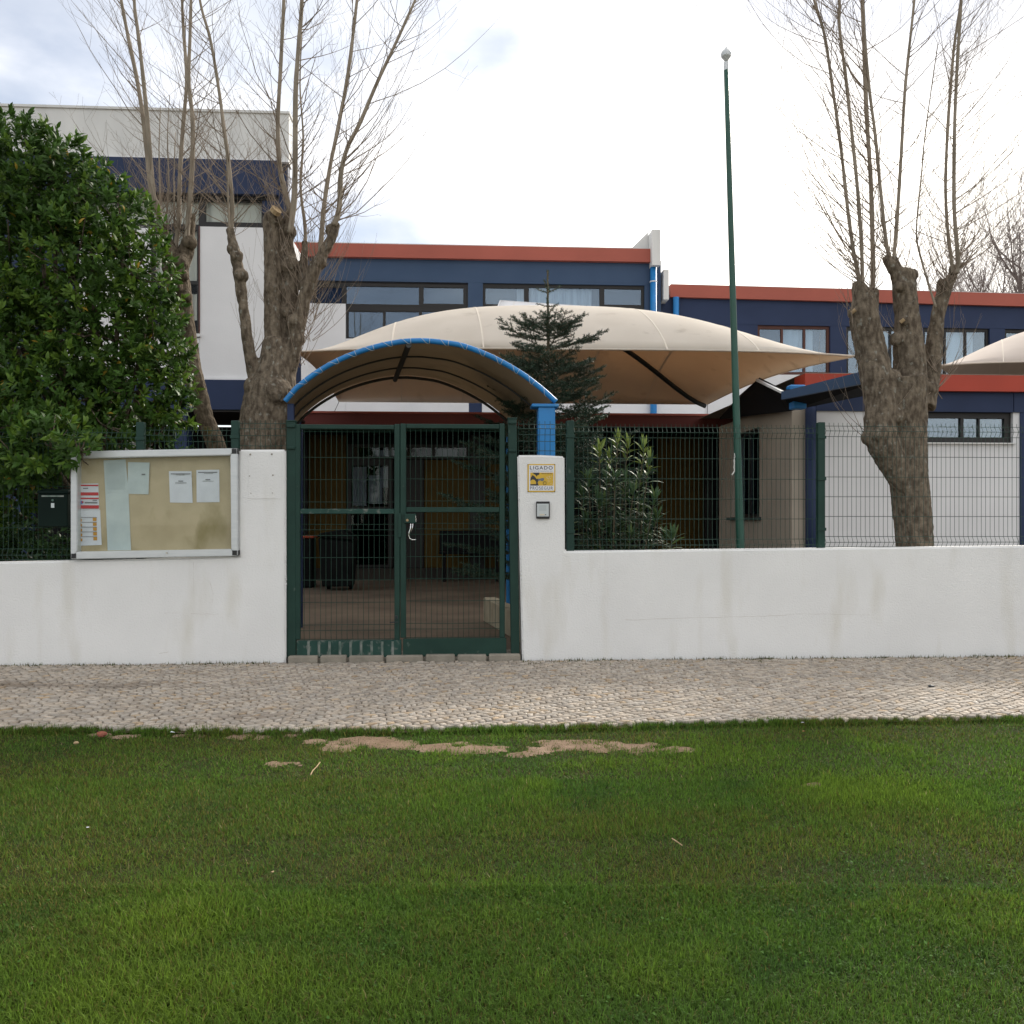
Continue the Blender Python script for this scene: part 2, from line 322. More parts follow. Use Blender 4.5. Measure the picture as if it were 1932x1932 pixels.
# cobbles: jittered diagonal courses, every stone its own block
def cobbles():
    p = 0.058; ca, sa = math.cos(math.radians(38)), math.sin(math.radians(38))
    N = 185
    ii, jj = np.meshgrid(np.arange(-N, N+1), np.arange(-N, N+1), indexing='ij')
    gx = ii*p + (np.mod(jj, 2)*0.45*p); gy = jj*p*0.97
    gx = gx + (rng.random(gx.shape)-0.5)*0.022; gy = gy + (rng.random(gx.shape)-0.5)*0.013
    X = gx*ca - gy*sa; Y = gx*sa + gy*ca - 1.3
    wob = fbm(X*0.55+9, Y*0.55+4, 3, 2)-0.5; X = X + wob*0.30; Y = Y + (fbm(X*0.6+2, Y*0.6+7, 8, 2)-0.5)*0.22
    P = np.stack([X, Y], -1)
    a, b, c, d = P[:-1,:-1], P[1:,:-1], P[1:,1:], P[:-1,1:]
    q = np.stack([a,b,c,d], 2).reshape(-1, 4, 2)
    ctr = q.mean(1)
    ok = (ctr[:,0] > -7.0) & (ctr[:,0] < 7.6) & (ctr[:,1] < -0.035) & (ctr[:,1] > edge_y(ctr[:,0])+0.01)
    q = q[ok]; ctr = ctr[ok]; n = len(q)
    # octagon outline of each stone
    dirs = q - ctr[:,None]; ln = np.linalg.norm(dirs, axis=2, keepdims=True); q = ctr[:,None] + dirs*(1-0.0076/np.maximum(ln, .01))
    nx = np.roll(q, -1, axis=1); cut = 0.05+0.06*rng.random((n,4,1))
    oct_ = np.empty((n,8,2)); oct_[:,1::2] = q*(1-cut)+nx*cut; 
    pv = np.roll(q, 1, axis=1); oct_[:,0::2] = q*(1-cut)+pv*cut
    top = ctr[:,None] + (oct_-ctr[:,None])*0.93
    h = (rng.random((n,1))-0.5)*0.006 + 0.004*(fbm(ctr[:,0]*3,ctr[:,1]*3,2)[:,None]-0.5)
    tilt = (rng.random((n,2))-0.5)*0.10
    def zz(pts, base): return base + ((pts-ctr[:,None])*tilt[:,None]).sum(2)
    V = np.empty((n,24,3))
    V[:,0:8,:2] = oct_; V[:,0:8,2] = -0.04
    V[:,8:16,:2] = oct_; V[:,8:16,2] = zz(oct_, h-0.005)
    V[:,16:24,:2] = top; V[:,16:24,2] = zz(top, h)
    hue = rng.random((n,1)); lum = 0.76+0.44*rng.random((n,1))
    col = (np.array([0.455,0.395,0.325])*(1-hue) + np.array([0.43,0.395,0.35])*hue)*lum
    warm = (rng.random((n,1)) < 0.05); col = np.where(warm, col*np.array([1.04,0.93,0.78]), col)
    for (u, v, r) in ((20,1292,0.42),(240,1292,0.38),(105,1294,0.22),(470,1352,0.25),(1640,1316,0.12)):
        g = PG(u, v); dd = np.hypot((ctr[:,0]-g.x)/1.5, (ctr[:,1]-g.y)*1.9)+0.30*(fbm(ctr[:,0]*6,ctr[:,1]*6,15)-.5)
        k = 0.7*np.clip(1-dd/r, 0, 1)[:,None]*np.clip(0.4+rng.random((n,1)), 0, 1); col = col*(1-k)+np.array([0.13,0.095,0.065])*k
    f8 = []
    for k in range(8):
        f8.append((k,(k+1)%8,8+(k+1)%8,8+k)); f8.append((8+k,8+(k+1)%8,16+(k+1)%8,16+k))
    f8.append((16,17,18,19)); f8.append((16,19,20,23)); f8.append((20,21,22,23))
    f8 = np.array(f8)
    rel = ctr - np.array([0,-DW]); dep = rel@np.array([FWD.x,FWD.y]); lat = rel@np.array([RGT.x,RGT.y])
    inview = np.abs(lat/dep) < 966/1680*0.995
    order = np.argsort(np.where(inview, dep, 1e6))[:300]
    pick = np.zeros(n, bool); pick[order] = True
    rest = ~pick; m = rest.sum()
    F = (f8[None]+ (np.arange(m)*24)[:,None,None]).reshape(-1,4)
    me = np_mesh('cobbles', V[rest].reshape(-1,3), F, np.repeat(col[rest], 24, 0))
    tag(link(me, 'cobbles', M['cobble'], pavement), kind='stuff')
    for i in np.where(pick)[0]:
        me = np_mesh('cobble', V[i]-np.append(ctr[i],0), f8, np.repeat(col[i:i+1], 24, 0))
        o = bpy.data.objects.new('cobble', me); COL.objects.link(o); me.materials.append(M['cobble'])
        o.parent = pavement; o.location = (ctr[i][0], ctr[i][1], 0)
cobbles()

# grass: every blade a bent strip with its own pigment
SOILP = [(600,1398,0.10),(640,1402,0.10),(685,1399,0.22),(740,1404,0.16),(655,1408,0.15),(830,1410,0.14),(885,1411,0.18),(935,1412,0.10),(1000,1424,0.12),(1015,1414,0.10),(1060,1405,0.18),(1110,1407,0.20),(1190,1408,0.17),(1220,1416,0.14),(1285,1413,0.10),
         (205,1383,0.11),(230,1388,0.10),(470,1388,0.13),(560,1384,0.10),(340,1388,0.07),(380,1386,0.08),(1530,1480,0.06),(1500,1559,0.06),(540,1440,0.10)]
def soil_amount(x, y):
    s = np.zeros_like(x)
    for u, v, r in SOILP:
        g = PG(u, v, -0.03); d = np.hypot((x-g.x)/1.25, (y-g.y)*1.1)/r
        s = np.maximum(s, 1.12-d)
    return s + (fbm(x*9, y*11, 31)-0.5)*1.9*np.clip(s*2.2, 0, 1)
def tint_fields(x, y):
    dry = np.clip((fbm(x*1.3+4, y*1.8, 41)-0.44)*4.0, 0, 1)*np.clip((y+5.6)/.7, 0.15, 1)
    lush = 0.6*np.clip((fbm(x*2.9+1, y*3.3+6, 52)-0.50)*4, 0, 1)*(0.5+fbm(x*12,y*12,8))
    dark = np.clip((fbm(x*3.6+8, y*4.0, 63)-0.46)*3.5, 0, 1)*.8
    for (u, v, r, w) in ((300,1760,0.26,1.2),(240,1900,0.30,1.2),(430,1860,0.25,1.0),(120,1800,.2,.8),(640,1880,.2,.7),(350,1690,.2,.7),(1650,1500,0.40,.9),(560,1740,0.2,.6),(100,1900,.25,.6),(1330,1420,0.4,.6),(760,1500,.3,.4)):
        g = PG(u, v, -0.03); lush = np.maximum(lush, w*np.clip(1.5-np.hypot(x-g.x, y-g.y)/r*1.0, 0, 1))
    for (u, v, r) in ((520,1570,0.7),(250,1530,0.8),(100,1450,.7),(620,1480,.6),(1100,1560,.5),(780,1600,.5),(1500,1590,.35)):
        g = PG(u, v, -0.03); dry = np.maximum(dry, 0.8*np.clip(1.4-np.hypot(x-g.x, (y-g.y)*1.6)/r, 0, 1))
    return dry, lush*(1-0.5*dry), dark
def grass():
    def sample(n, t0, t1):
        t = t0 + (t1-t0)*rng.random(n); w = 0.62*t+1.45; lat = (rng.random(n)*2-1)*w
        keep = rng.random(n) < w/(0.62*t1+1.45)
        t = t[keep]; lat = lat[keep]
        return FWD.x*t+RGT.x*lat, -DW+FWD.y*t+RGT.y*lat, t
    A = [sample(420000, 1.75, 3.1), sample(330000, 2.6, 4.4), sample(340000, 3.6, 6.1)]
    x = np.concatenate([a[0] for a in A]); y = np.concatenate([a[1] for a in A]); t = np.concatenate([a[2] for a in A])
    # an uneven taller fringe where the lawn meets the stones
    m = 60000; fx = rng.uniform(EX[1]-1.4, EX[-2]+1.4, m); fy = edge_y(fx)+0.030-np.abs(rng.normal(0,.035,m)); fr_ = fbm(fx*6, fx*0, 77) > .22
    x = np.concatenate([x, fx[fr_]]); y = np.concatenate([y, fy[fr_]]); t = np.concatenate([t, np.full(fr_.sum(), 5.5)])
    ok = (y < edge_y(x)+0.032) & (soil_amount(x, y) < 0.80+1.1*(rng.random(len(x))-0.5))
    x, y, t = x[ok], y[ok], t[ok]; n = len(x)
    dry, lush, dark = tint_fields(x, y)
    far = np.clip((t-2.4)/2.0, 0, 1)
    ln = (0.019+0.024*rng.random(n))*(1+0.55*lush-0.25*dark)*(0.70+0.6*fbm(x*5,y*5,71))*(1-.16*far)*.92*np.where(y > edge_y(x)-.07, 1.75, 1.0)
    wd = (0.0022+0.0034*far)*(0.7+0.6*rng.random(n))*(1+0.15*lush)
    az = rng.random(n)*2*math.pi; lean = 0.25+1.35*rng.random(n)**0.95*(1-0.25*lush)
    dx, dy = np.cos(az), np.sin(az); sx, sy = -np.sin(az+0.6*(rng.random(n)-.5)), np.cos(az)
    z0 = np.full(n, -0.036)
    V = np.empty((n,5,3))
    m1 = 0.55*ln; h1 = m1*np.cos(lean*0.6); o1 = m1*np.sin(lean*0.6)
    h2 = h1 + 0.45*ln*np.cos(lean*1.35); o2 = o1 + 0.45*ln*np.sin(lean*1.35)
    for k, (o, h, w, sgn) in enumerate(((0,0,1,-1),(0,0,1,1),(o1,h1,.85,-1),(o1,h1,.85,1),(o2,h2,0,0))):
        V[:,k,0] = x+dx*o+sx*sgn*w*wd/2; V[:,k,1] = y+dy*o+sy*sgn*w*wd/2; V[:,k,2] = z0+h
    base = np.array([0.094,0.180,0.026]); c_l = np.array([0.165,0.255,0.028]); c_d = np.array([0.060,0.135,0.026]); c_y = np.array([0.165,0.150,0.040])
    lw_ = lush[:,None]*.7
    col = base[None]*np.ones((n,1)); col = col*(1-dark[:,None])+c_d*dark[:,None]; col = col*(1-lw_)+c_l*lw_
    isdry = (rng.random(n) < 0.04+0.26*dry); col = np.where(isdry[:,None], c_y*(0.6+0.6*rng.random((n,1))), col*(1-0.22*dry[:,None])+0.22*dry[:,None]*np.array([0.11,0.11,0.025]))
    straw = rng.random(n) < .006; col[straw] = np.array([0.30,0.25,0.13]); lean_ = 0
    col *= 0.48+1.0*rng.random((n,1))
    nr = t < 3.1; k1, k2 = int(nr.sum()), int((~nr).sum())      # near blades bend, far ones are single slivers
    F1 = (np.array([(0,1,3),(0,3,2),(2,3,4)])[None]+(np.arange(k1)*5)[:,None,None]).reshape(-1,3)
    F2 = np.arange(k2*3).reshape(-1,3)+k1*5
    me = np_mesh('grass', np.concatenate([V[nr].reshape(-1,3), V[~nr][:,[0,1,4]].reshape(-1,3)]), np.concatenate([F1, F2]), np.concatenate([np.repeat(col[nr], 5, 0), np.repeat(col[~nr], 3, 0)]))
    tag(link(me, 'grass', M['grass']), label='short mown green grass with dry brown patches in front of the pavement', kind='stuff')
    # clover and other small round leaves low in the lawn
    A = [sample(11000, 1.85, 3.4), sample(3000, 3.4, 5.6)]
    x = np.concatenate([a[0] for a in A]); y = np.concatenate([a[1] for a in A])
    dry, lush, dark = tint_fields(x, y)
    ok = (y < edge_y(x)-0.02) & (soil_amount(x, y) < 0.5) & (rng.random(len(x)) < 0.12+0.88*dark*(1-dry))
    x, y = x[ok], y[ok]; n = len(x)
    r = 0.0035+0.004*rng.random(n); az = rng.random(n)*6.283; z = -0.030+0.020*rng.random(n)
    V = np.empty((n,5,3)); nxv = (rng.random((n,2))-.5)*1.1
    for k, (a, q) in enumerate(((0,0),(-.75,1),(-.35,1.7),(.35,1.7),(.75,1))):
        ox = np.cos(az+a)*r*q; oy = np.sin(az+a)*r*q
        V[:,k,0] = x+ox; V[:,k,1] = y+oy; V[:,k,2] = z+ox*nxv[:,0]+oy*nxv[:,1]
    col = np.array([0.046,0.105,0.018])*(0.6+0.7*rng.random((n,1)))
    F = np.array([(0,1,2),(0,2,3),(0,3,4)])[None]+(np.arange(n)*5)[:,None,None]
    me = np_mesh('clover', V.reshape(-1,3), F.reshape(-1,3), np.repeat(col, 5, 0))
    tag(link(me, 'clover', M['clover']), label='small round clover leaves low in the lawn', kind='stuff')
grass()
def bare_soil():
    h = 0.02; gx, gy = np.meshgrid(np.arange(-4.5, 5.0, h), np.arange(-4.3, -2.35, h), indexing='ij')
    a = soil_amount(gx, gy); z = -0.040+0.018*np.clip(a, 0, .8)+0.010*(fbm(gx*9, gy*9, 91)-.5)
    on = (a > 0.20) & (gy < edge_y(gx)-0.02); idx = np.arange(gx.size).reshape(gx.shape)
    c = on[:-1,:-1] & on[1:,:-1] & on[1:,1:] & on[:-1,1:]
    F = np.stack([idx[:-1,:-1][c], idx[1:,:-1][c], idx[1:,1:][c], idx[:-1,1:][c]], 1)
    u, inv = np.unique(F, return_inverse=True); V = np.stack([gx.ravel()[u], gy.ravel()[u], z.ravel()[u]], 1)
    me = np_mesh('bare_soil', V, inv.reshape(F.shape)); tag(link(me, 'bare_soil', M['soil'], None, True), label='worn bare soil patches in the lawn near the pavement edge', kind='stuff')
bare_soil()
def weeds():
    xs, ys = [], []
    def clump(cx, cy, n, sx, sy): xs.append(cx+rng.normal(0, sx, n)); ys.append(cy+rng.normal(0, sy, n))
    for u, v, n, s in ((1440,1240,170,.07),(30,1258,90,.12),(130,1257,60,.1),(190,1255,50,.07),(370,1256,90,.08),(420,1255,110,.1),(480,1254,60,.07),(570,1252,40,.04),(1085,1247,60,.06),(1150,1246,60,.07),(1250,1245,40,.05),(1340,1243,50,.06),(1500,1241,30,.04),(1570,1240,40,.05),(1660,1239,50,.06),(1730,1239,40,.05),(1860,1238,110,.09),(1905,1238,90,.08)):
        g = PG(u, v); clump(g.x, -0.03-0.02*random.random(), n, s, 0.012)
    g0, g1 = PG(-300,1258), PG(2300,1236)
    for i in range(700):
        f = random.random(); clump(g0.x+(g1.x-g0.x)*f, -0.02-abs(random.gauss(0,0.16)), random.randint(4,16), 0.035, 0.012)
    x = np.concatenate(xs); y = np.minimum(np.concatenate(ys), -0.012); n = len(x)
    ok = (x < XU(541,0)) | (x > XU(984,0)); x, y = x[ok], y[ok]; n = len(x)
    ln = (0.012+0.028*rng.random(n)**2)*np.where(y > -.1, 1.25, .8); az = rng.random(n)*6.283; le = 0.2+rng.random(n)
    V = np.empty((n,3,3)); dx, dy = np.cos(az), -np.abs(np.sin(az))
    V[:,0] = np.stack([x-dy*.005, y+dx*.005, x*0-0.012], 1); V[:,1] = np.stack([x+dy*.005, y-dx*.005, x*0-0.012], 1)
    V[:,2] = np.stack([x+dx*ln*np.sin(le), y+dy*ln*np.sin(le)*.7, -0.012+ln*np.cos(le)], 1)
    col = np.array([0.105,0.125,0.028])*(0.6+0.8*rng.random((n,1))); dr = rng.random((n,1)) < .3; col = np.where(dr, np.array([0.14,0.10,0.04]), col)
    me = np_mesh('weeds', V.reshape(-1,3), (np.array([[0,1,2]])+(np.arange(n)*3)[:,None]), np.repeat(col, 3, 0))
    tag(link(me, 'weeds', M['grass']), label='small weeds and moss growing along the foot of the white wall', kind='stuff')
weeds()

# ------------------------------------------------------------------ white boundary walls
WT = 0.20
def wall_poly(pts, thick=WT): return [Vector((PY(u, v, 0).x, 0, PY(u, v, 0).z if v < 1230 else -0.06)) for u, v in pts]
def scruffy(o, amt=0.0025):
    for v in o.data.vertices:
        n = mnoise.noise(Vector((v.co.x*9, v.co.z*9, 1.3)))
        v.co.x += amt*n*1.6; v.co.z += amt*mnoise.noise(Vector((v.co.z*7, v.co.x*7, 4)))
lw = thing('boundary_wall', 'white rendered low wall left of the gate, carrying the notice board', 'wall', (XU(270,0),0,0))
def slab(u0, u1, v0, v1, name, parent, y1=WT, bev=0.012):
    x0, x1 = XU(u0,0), XU(u1,0); za, zb = ZV(u0,v0,0), ZV(u1,v1,0)
    mb = MB(); n = max(2, int((x1-x0)/0.35))
    top = [(x0+(x1-x0)*i/n, 0, za+(zb-za)*i/n) for i in range(n+1)]
    mb.prism([(x0,0,-0.06),(x1,0,-0.06)]+top[::-1], (0,y1,0))
    o = mb.build(name, M['wall'], parent, bevel=bev, segs=2); scruffy(o); return o
def lwall(pts, name, parent):
    mb = MB(); mb.prism([(XU(u,0), 0, ZV(u,v,0) if v else -0.06) for u, v in pts], (0,WT+.03,0))
    o = mb.build(name, M['wall'], parent, bevel=0.014, segs=3); scruffy(o); return o
lwall([(-700,0),(538.5,0),(538.5,848),(450.2,848.3),(450.2,1050),(220,1056),(0,1061),(-700,1075)], 'wall_body', lw)
rw = thing('boundary_wall', 'white rendered low wall right of the gate with the mesh fence on top', 'wall', (XU(1500,0),0,0))
lwall([(985.5,0),(2700,0),(2700,1021),(1932,1030),(1500,1035),(1066,1040),(1065.4,861),(1020,858.5),(976,858.5)], 'wall_body', rw)
# hairline cracks
def crack(pts, parent, w=0.0014, yy=-0.0015):
    V = []; F = []
    fine = []
    for i in range(len(pts)-1):
        for k in range(8):
            f = k/8; u = pts[i][0]*(1-f)+pts[i+1][0]*f; v = pts[i][1]*(1-f)+pts[i+1][1]*f
            fine.append((u, v+random.uniform(-1,1)*0.7))
    for i, (u, v) in enumerate(fine):
        p = PY(u, v, yy); ww = w*random.uniform(0.3, 1)
        tx, tz = (0, 1) if abs(pts[-1][0]-pts[0][0]) > abs(pts[-1][1]-pts[0][1]) else (1, 0)
        V += [(p.x-tx*ww, p.y, p.z-tz*ww), (p.x+tx*ww, p.y, p.z+tz*ww)]
        if i: F.append((2*i-2, 2*i, 2*i+1, 2*i-1))
    MB().add(V, F).build('crack', M['crackm'], parent)
M['crackm'] = mat('crack_warm_grey', (0.46,0.42,0.38), None, 0.95)  # flat warm grey of the hairline cracks
crack([(1180,1170),(1330,1165),(1420,1163),(1510,1160)], rw); crack([(1500,1158),(1660,1160)], rw, 0.0009)
crack([(396,1098),(402,1120),(401,1140)], lw, 0.001); crack([(310,1157),(345,1156)], lw, 0.0009); crack([(360,1158),(420,1159)], lw, 0.0009); crack([(365,1060),(366,1130)], lw, 0.0007); crack([(300,1233),(322,1230)], lw, 0.0012)
# blanked cover plate with screws on the left pillar
x0, x1, z0, z1 = RC(469,852,530,941,0)
cp = MB().box(x0, x1, -0.004, 0.003, z0, z1).build('cover_plate', M['wall'], lw, bevel=0.001)
for u, v, r in ((472.5,857.5,.009),(513,857,.009),(471,898,.005),(515,896.5,.007),(473.5,930.5,.004),(514,930,.004)):
    p = PY(u, v, 0); m = MB(); m.tube([(p.x,-0.004,p.z),(p.x,-0.010,p.z)], [r, r*.7], 8); m.build('screw', M['concrete'], cp)
# chipped render along the gate edges
mb = MB()
for u, vr in ((539.5,(880,1240)),(978,(880,1235))):
    for i in range(34):
        v = random.uniform(*vr); uu = u + (0 if u < 600 else (v-858)*9.0/387)
        p = PY(uu+random.uniform(-1.0,1.0), v, -0.001); r = random.uniform(.003,.009)
        mb.tube([p+Vector((0,0.004,-r)), p+Vector((0,-0.002,0)), p+Vector((0,0.004,r))], [r*.3, r*.7, r*.3], 5)
tag(mb.build('render_chips', M['white'], rw), kind='stuff')

# ------------------------------------------------------------------ threshold blocks under the gate
th = thing('threshold', 'stained concrete threshold of short blocks with drain slots under the gate', 'threshold', (XU(760,0),0,0))
us = [541, 602, 656, 726, 800.5, 860.5, 920, 984]
for i in range(7):
    xa, xb = XU(us[i],0)+0.012, XU(us[i+1],0)-0.012
    MB().box(xa, xb, -0.02, 0.30, -0.04, 0.052+random.uniform(-.004,.004)).build('block', M['concrete'], th, bevel=0.008)
MB().box(XU(541,0)+.004, XU(984,0)-.004, 0.03, 0.29, -0.04, 0.028).build('bed', M['concrete'], th)

# ------------------------------------------------------------------ gate posts and leaves
def post_mesh(b, t, w=0.078, d=0.08, y=0.05):
    # b, t: bottom and top centre pixels
    pb, pt = PY(*b, y), PY(*t, y); h = w/2
    m = MB(); m.add([(pb.x-h,y,pb.z),(pb.x+h,y,pb.z),(pb.x+h,y+d,pb.z),(pb.x-h,y+d,pb.z),(pt.x-h,y,pt.z),(pt.x+h,y,pt.z),(pt.x+h,y+d,pt.z),(pt.x-h,y+d,pt.z)],
        [(0,3,2,1),(4,5,6,7),(0,1,5,4),(1,2,6,5),(2,3,7,6),(3,0,4,7)]); return m
def gate_post(b, t, label, hinges):
    g = thing('gate_post', label, 'gate post', PY(*b, 0.05), 'posts of the green gate')
    post_mesh(b, t).build('post', M['green'], g, bevel=0.004)
    pt = PY(*t, 0.05)
    MB().box(pt.x-.045, pt.x+.045, .045, .135, pt.z-.002, pt.z+.010).build('cap', M['green'], g, bevel=0.003)
    for v in hinges:
        f = (v-t[1])/(b[1]-t[1]); u = t[0]+(b[0]-t[0])*f; p = PY(u, v, 0.04)
        MB().box(p.x-.036, p.x+.036, .030, .052, p.z-.012, p.z+.012).build('clamp', M['green'], g, bevel=0.003)
gate_post((549.5,1243), (548.8,795), 'dark green square gate post beside the left white pillar', (804,845))
gate_post((972.5,1238), (966.5,790), 'dark green square gate post leaning slightly beside the right white pillar', (797,850))
def rail(mb, u0, v0, u1, v1, y0, y1): x0, x1, z0, z1 = RC(u0,v0,u1,v1,y0); mb.box(x0, x1, y0, y1, z0, z1)
def wires(x0, x1, z0, zs, y, sp, folds, r=0.0023, over=0.03, fd=0.03):
    mb = MB(); n = max(2, round((x1-x0)/sp)); zt = zs[-1]
    prof = []
    for z in sorted(set([0.0, zt+over]+[q for f in folds for q in f])):
        off = 0
        for f in folds:
            if abs(z-f[1]) < 1e-6: off = fd
        prof.append((z, off))
    for i in range(n+1):
        x = x0+(x1-x0)*i/n + random.uniform(-.001,.001)
        mb.tube([(x, y-o, z0+z) for z, o in prof], r, 4, cap=False)
    for z in zs:
        off = 0
        for f in folds:
            if abs(z-f[1]) < 1e-6: off = fd
        mb.tube([(x0, y-off+r, z0+z), ((x0+x1)/2, y-off+r, z0+z+random.uniform(-.004,.002)), (x1, y-off+r, z0+z)], r*1.15, 4, cap=False)
    return mb
YG = 0.055
def leaf(u0, u1, uin0, uin1, vt, vm, vk0, vk1, label, left):
    g = thing('gate_leaf', label, 'gate', PY((u0+u1)/2, vk1, YG), 'leaves of the green gate')
    for nm, (a, b) in (('stile', (u0, uin0)), ('stile', (uin1, u1))):
        m = MB(); rail(m, a, vt, b, vk0-1, YG, YG+0.045); m.build(nm, M['green'], g, bevel=0.004)
    m = MB(); rail(m, uin0+.3, vt+1, uin1-.3, vt+9.5, YG+.003, YG+0.042); m.build('top_rail', M['green'], g, bevel=0.004)
    m = MB(); rail(m, uin0+.3, vm, uin1-.3, vm+9.5, YG+.003, YG+0.042); m.build('middle_rail', M['green_worn' if left else 'green'], g, bevel=0.004)
    x0, x1, z0, z1 = RC(uin0-2, vt+8, uin1+2, vk0+2, YG+.02)
    zs = [0.02,0.10,0.148,0.35,0.55,0.75, 0.95,1.00,1.05, 1.25,1.45,1.65, z1-z0-0.03]
    zs = [z for z in zs if z < z1-z0-0.02]+[z1-z0-0.015]
    wires(x0, x1, z0, zs, YG+.022, 0.0475, [(0.02,0.10,0.148),(0.75+.2,1.00,1.05)], r=0.0021, over=0.0, fd=0.02).build('wire_mesh', M['wire'], g)
    kp0 = u0+(3 if left else 5)
    m = MB(); rail(m, kp0, vk0, u1+(3 if left else 3), vk1, YG-.004, YG+.03); k = m.build('kick_panel', M['green_worn' if left else 'green'], g, bevel=0.003, label='worn ribbed kick panel with pale scraped ribs' if left else None)
    if left:
        for i in range(9):
            u = 582+i*(741-582)/8.0
            xx = XU(u, YG); za, zb = ZV(u, vk1-2, YG), ZV(u, vk0+2, YG)
            MB().prism([(xx-.011,YG-.004,za),(xx,YG-.016,za),(xx+.011,YG-.004,za)], (0,0,zb-za)).build('rib', M['worn_edge'], k)
    return g
gl = leaf(556.5, 754.2, 566, 744, 800, 960, 1208, 1241, 'left leaf of the green mesh gate with a scraped ribbed kick panel', True)
gr = leaf(755.2, 952.5, 766, 942.5, 799, 957, 1204.5, 1238, 'right leaf of the green mesh gate with lock box and chrome handle', False)
m = MB(); rail(m, 751, 968, 757.5, 1014, YG-.012, YG-.002); m.build('strike_plate', M['green'], gl, bevel=0.002)
m = MB(); rail(m, 745, 1162, 750, 1167, YG-.02, YG); rail(m, 735, 1173.5, 751, 1175, YG-.015, YG-.005); m.build('bolt', M['steel_dark'], gl)
x0, x1, z0, z1 = RC(763,969.5,785,987,YG)
lk_ = MB().box(x0, x1, YG-.03, YG+.05, z0, z1).build('lock_box', M['green'], gr, bevel=0.003)
p = PY(768.5,981.5,YG-.03); MB().tube([(p.x,YG-.030,p.z),(p.x,YG-.038,p.z)], .012, 10).build('cylinder', M['cutwood'], lk_)
m = MB(); m.tube([PY(784.5,973,YG-.034), PY(785,984,YG-.034)], .003, 5)
m.build('latch', M['chrome'], lk_)
m = MB(); m.tube([PY(u,v,YG-.05) for u, v in ((775,988),(774.5,997),(772,1004),(771,1011),(773,1016),(778,1018.5),(785,1018))], [.006,.006,.006,.0055,.005,.005,.004], 7)
m.tube([PY(u,v,YG-.04) for u, v in ((779,988),(778,996),(775,1003))], .005, 6)
m.build('handle', M['chrome'], gr, smooth=True)

# ------------------------------------------------------------------ mesh fence on the walls
ZS = [0.0,0.043,0.097,0.284,0.468,0.653,0.842,1.030,1.080,1.128]; FO = [(0.0,0.043,0.097),(1.030,1.080,1.128)]
YF = 0.13
def fence_post(u, v0, v1, parent, w=0.068):
    pt = PY(u, v0, YF); zb = ZV(u, v1, YF)
    o = MB().box(pt.x-w/2, pt.x+w/2, YF-.03, YF+.03, zb-0.06, pt.z).build('post', M['green'], parent, bevel=0.004)
    for f in (0.12, 0.45, 0.85):
        z = pt.z-(pt.z-zb)*f
        MB().box(pt.x-w/2-.006, pt.x+w/2+.006, YF-.040, YF-.028, z-.014, z+.014).build('clamp', M['green'], o, bevel=0.002)
def panel(u0, u1, parent, v=1036, zs=ZS, fo=FO, sp=0.0430):
    x0, x1 = XU(u0, YF), XU(u1, YF); z0 = ZV((u0+u1)/2, v, YF)
    wires(x0, x1, z0, zs, YF, sp, fo).build('wire_panel', M['wire'], parent)
fr = thing('mesh_fence', 'dark green welded mesh fence on the wall right of the gate', 'fence', (XU(1500,YF),YF,1.0))
for u, a, b in ((1075.5,794,1040),(1548,797,1034),(2050,799,1029)): fence_post(u, a, b, fr)
panel(1083,1541,fr,1037); panel(1556,2042,fr,1031.5)
ZSH = [0.0,0.10,0.150,0.198,0.232]
x0, x1 = XU(978,YF), XU(1068,YF); zb = ZV(1020,855,YF)
wires(x0, x1, zb-.02, [0.04,0.13,0.19,0.24,0.285], YF, 0.0485, [(0.19,0.24,0.285)], over=.03).build('wire_panel', M['wire'], fr)
fl = thing('mesh_fence', 'dark green welded mesh fence behind the notice board left of the gate', 'fence', (XU(200,YF),YF,1.0))
for u, a, b in ((444.5,794,1052),(266,797,1057),(-30,797,1062)): fence_post(u, a, b, fl)
panel(-22,258,fl,1056); panel(274,437,fl,1050)
x0, x1 = XU(452,YF), XU(540,YF)
wires(x0, x1, ZV(495,845,YF)-.02, [0.04,0.13,0.19,0.24], YF, 0.0485, [(0.13,0.19,0.24)], over=.03).build('wire_panel', M['wire'], fl)

# ------------------------------------------------------------------ notice board and the papers in it
YB = -0.045
nb = thing('notice_board', 'wall mounted aluminium notice board with stained brown backing and papers', 'notice board', PY(290,1052,YB))
def quadbox(mb, q, y0, y1):                       # four pixel corners (tl, tr, br, bl) as a slab from y0 to y1
    P = [PY(u, v, y0) for u, v in q]; mb.prism([(p.x,y0,p.z) for p in P], (0, y1-y0, 0))
o4 = [(133,851.5),(447.5,845.5),(448.5,1049),(133,1055)]; i4 = [(145,864.5),(434.5,858.5),(436,1036),(145,1041)]
for k in range(4):
    a, b, c, d = o4[k], o4[(k+1)%4], i4[(k+1)%4], i4[k]
    m = MB(); quadbox(m, [a,b,c,d], YB, 0.06); m.build('frame_rail', M['alu'], nb, bevel=0.006, segs=2)
m = MB(); quadbox(m, [(143,862),(437,856),(438,1039),(143,1044)], 0.045, 0.06); m.build('backing_panel', M['cork'], nb)
m = MB(); quadbox(m, [(145.3,865),(434.2,859),(435.7,1035.7),(145.3,1040.7)], -0.022, -0.018); m.build('glass_pane', M['glass_thin'], nb)
for (u, v) in o4:
    uu = u+(6 if u < 300 else -6); vv = v+(6 if v < 950 else -6)
    m = MB(); quadbox(m, [(uu-6.6,vv-6.6),(uu+6.6,vv-6.6),(uu+6.6,vv+6.6),(uu-6.6,vv+6.6)], YB-.004, 0.05); m.build('corner_cap', M['plastic_dark'], nb, bevel=0.01, segs=2)
p = PY(315,1043,YB); MB().tube([(p.x,YB-.001,p.z),(p.x,YB-.01,p.z)], .009, 10).build('lock', M['chrome'], nb)
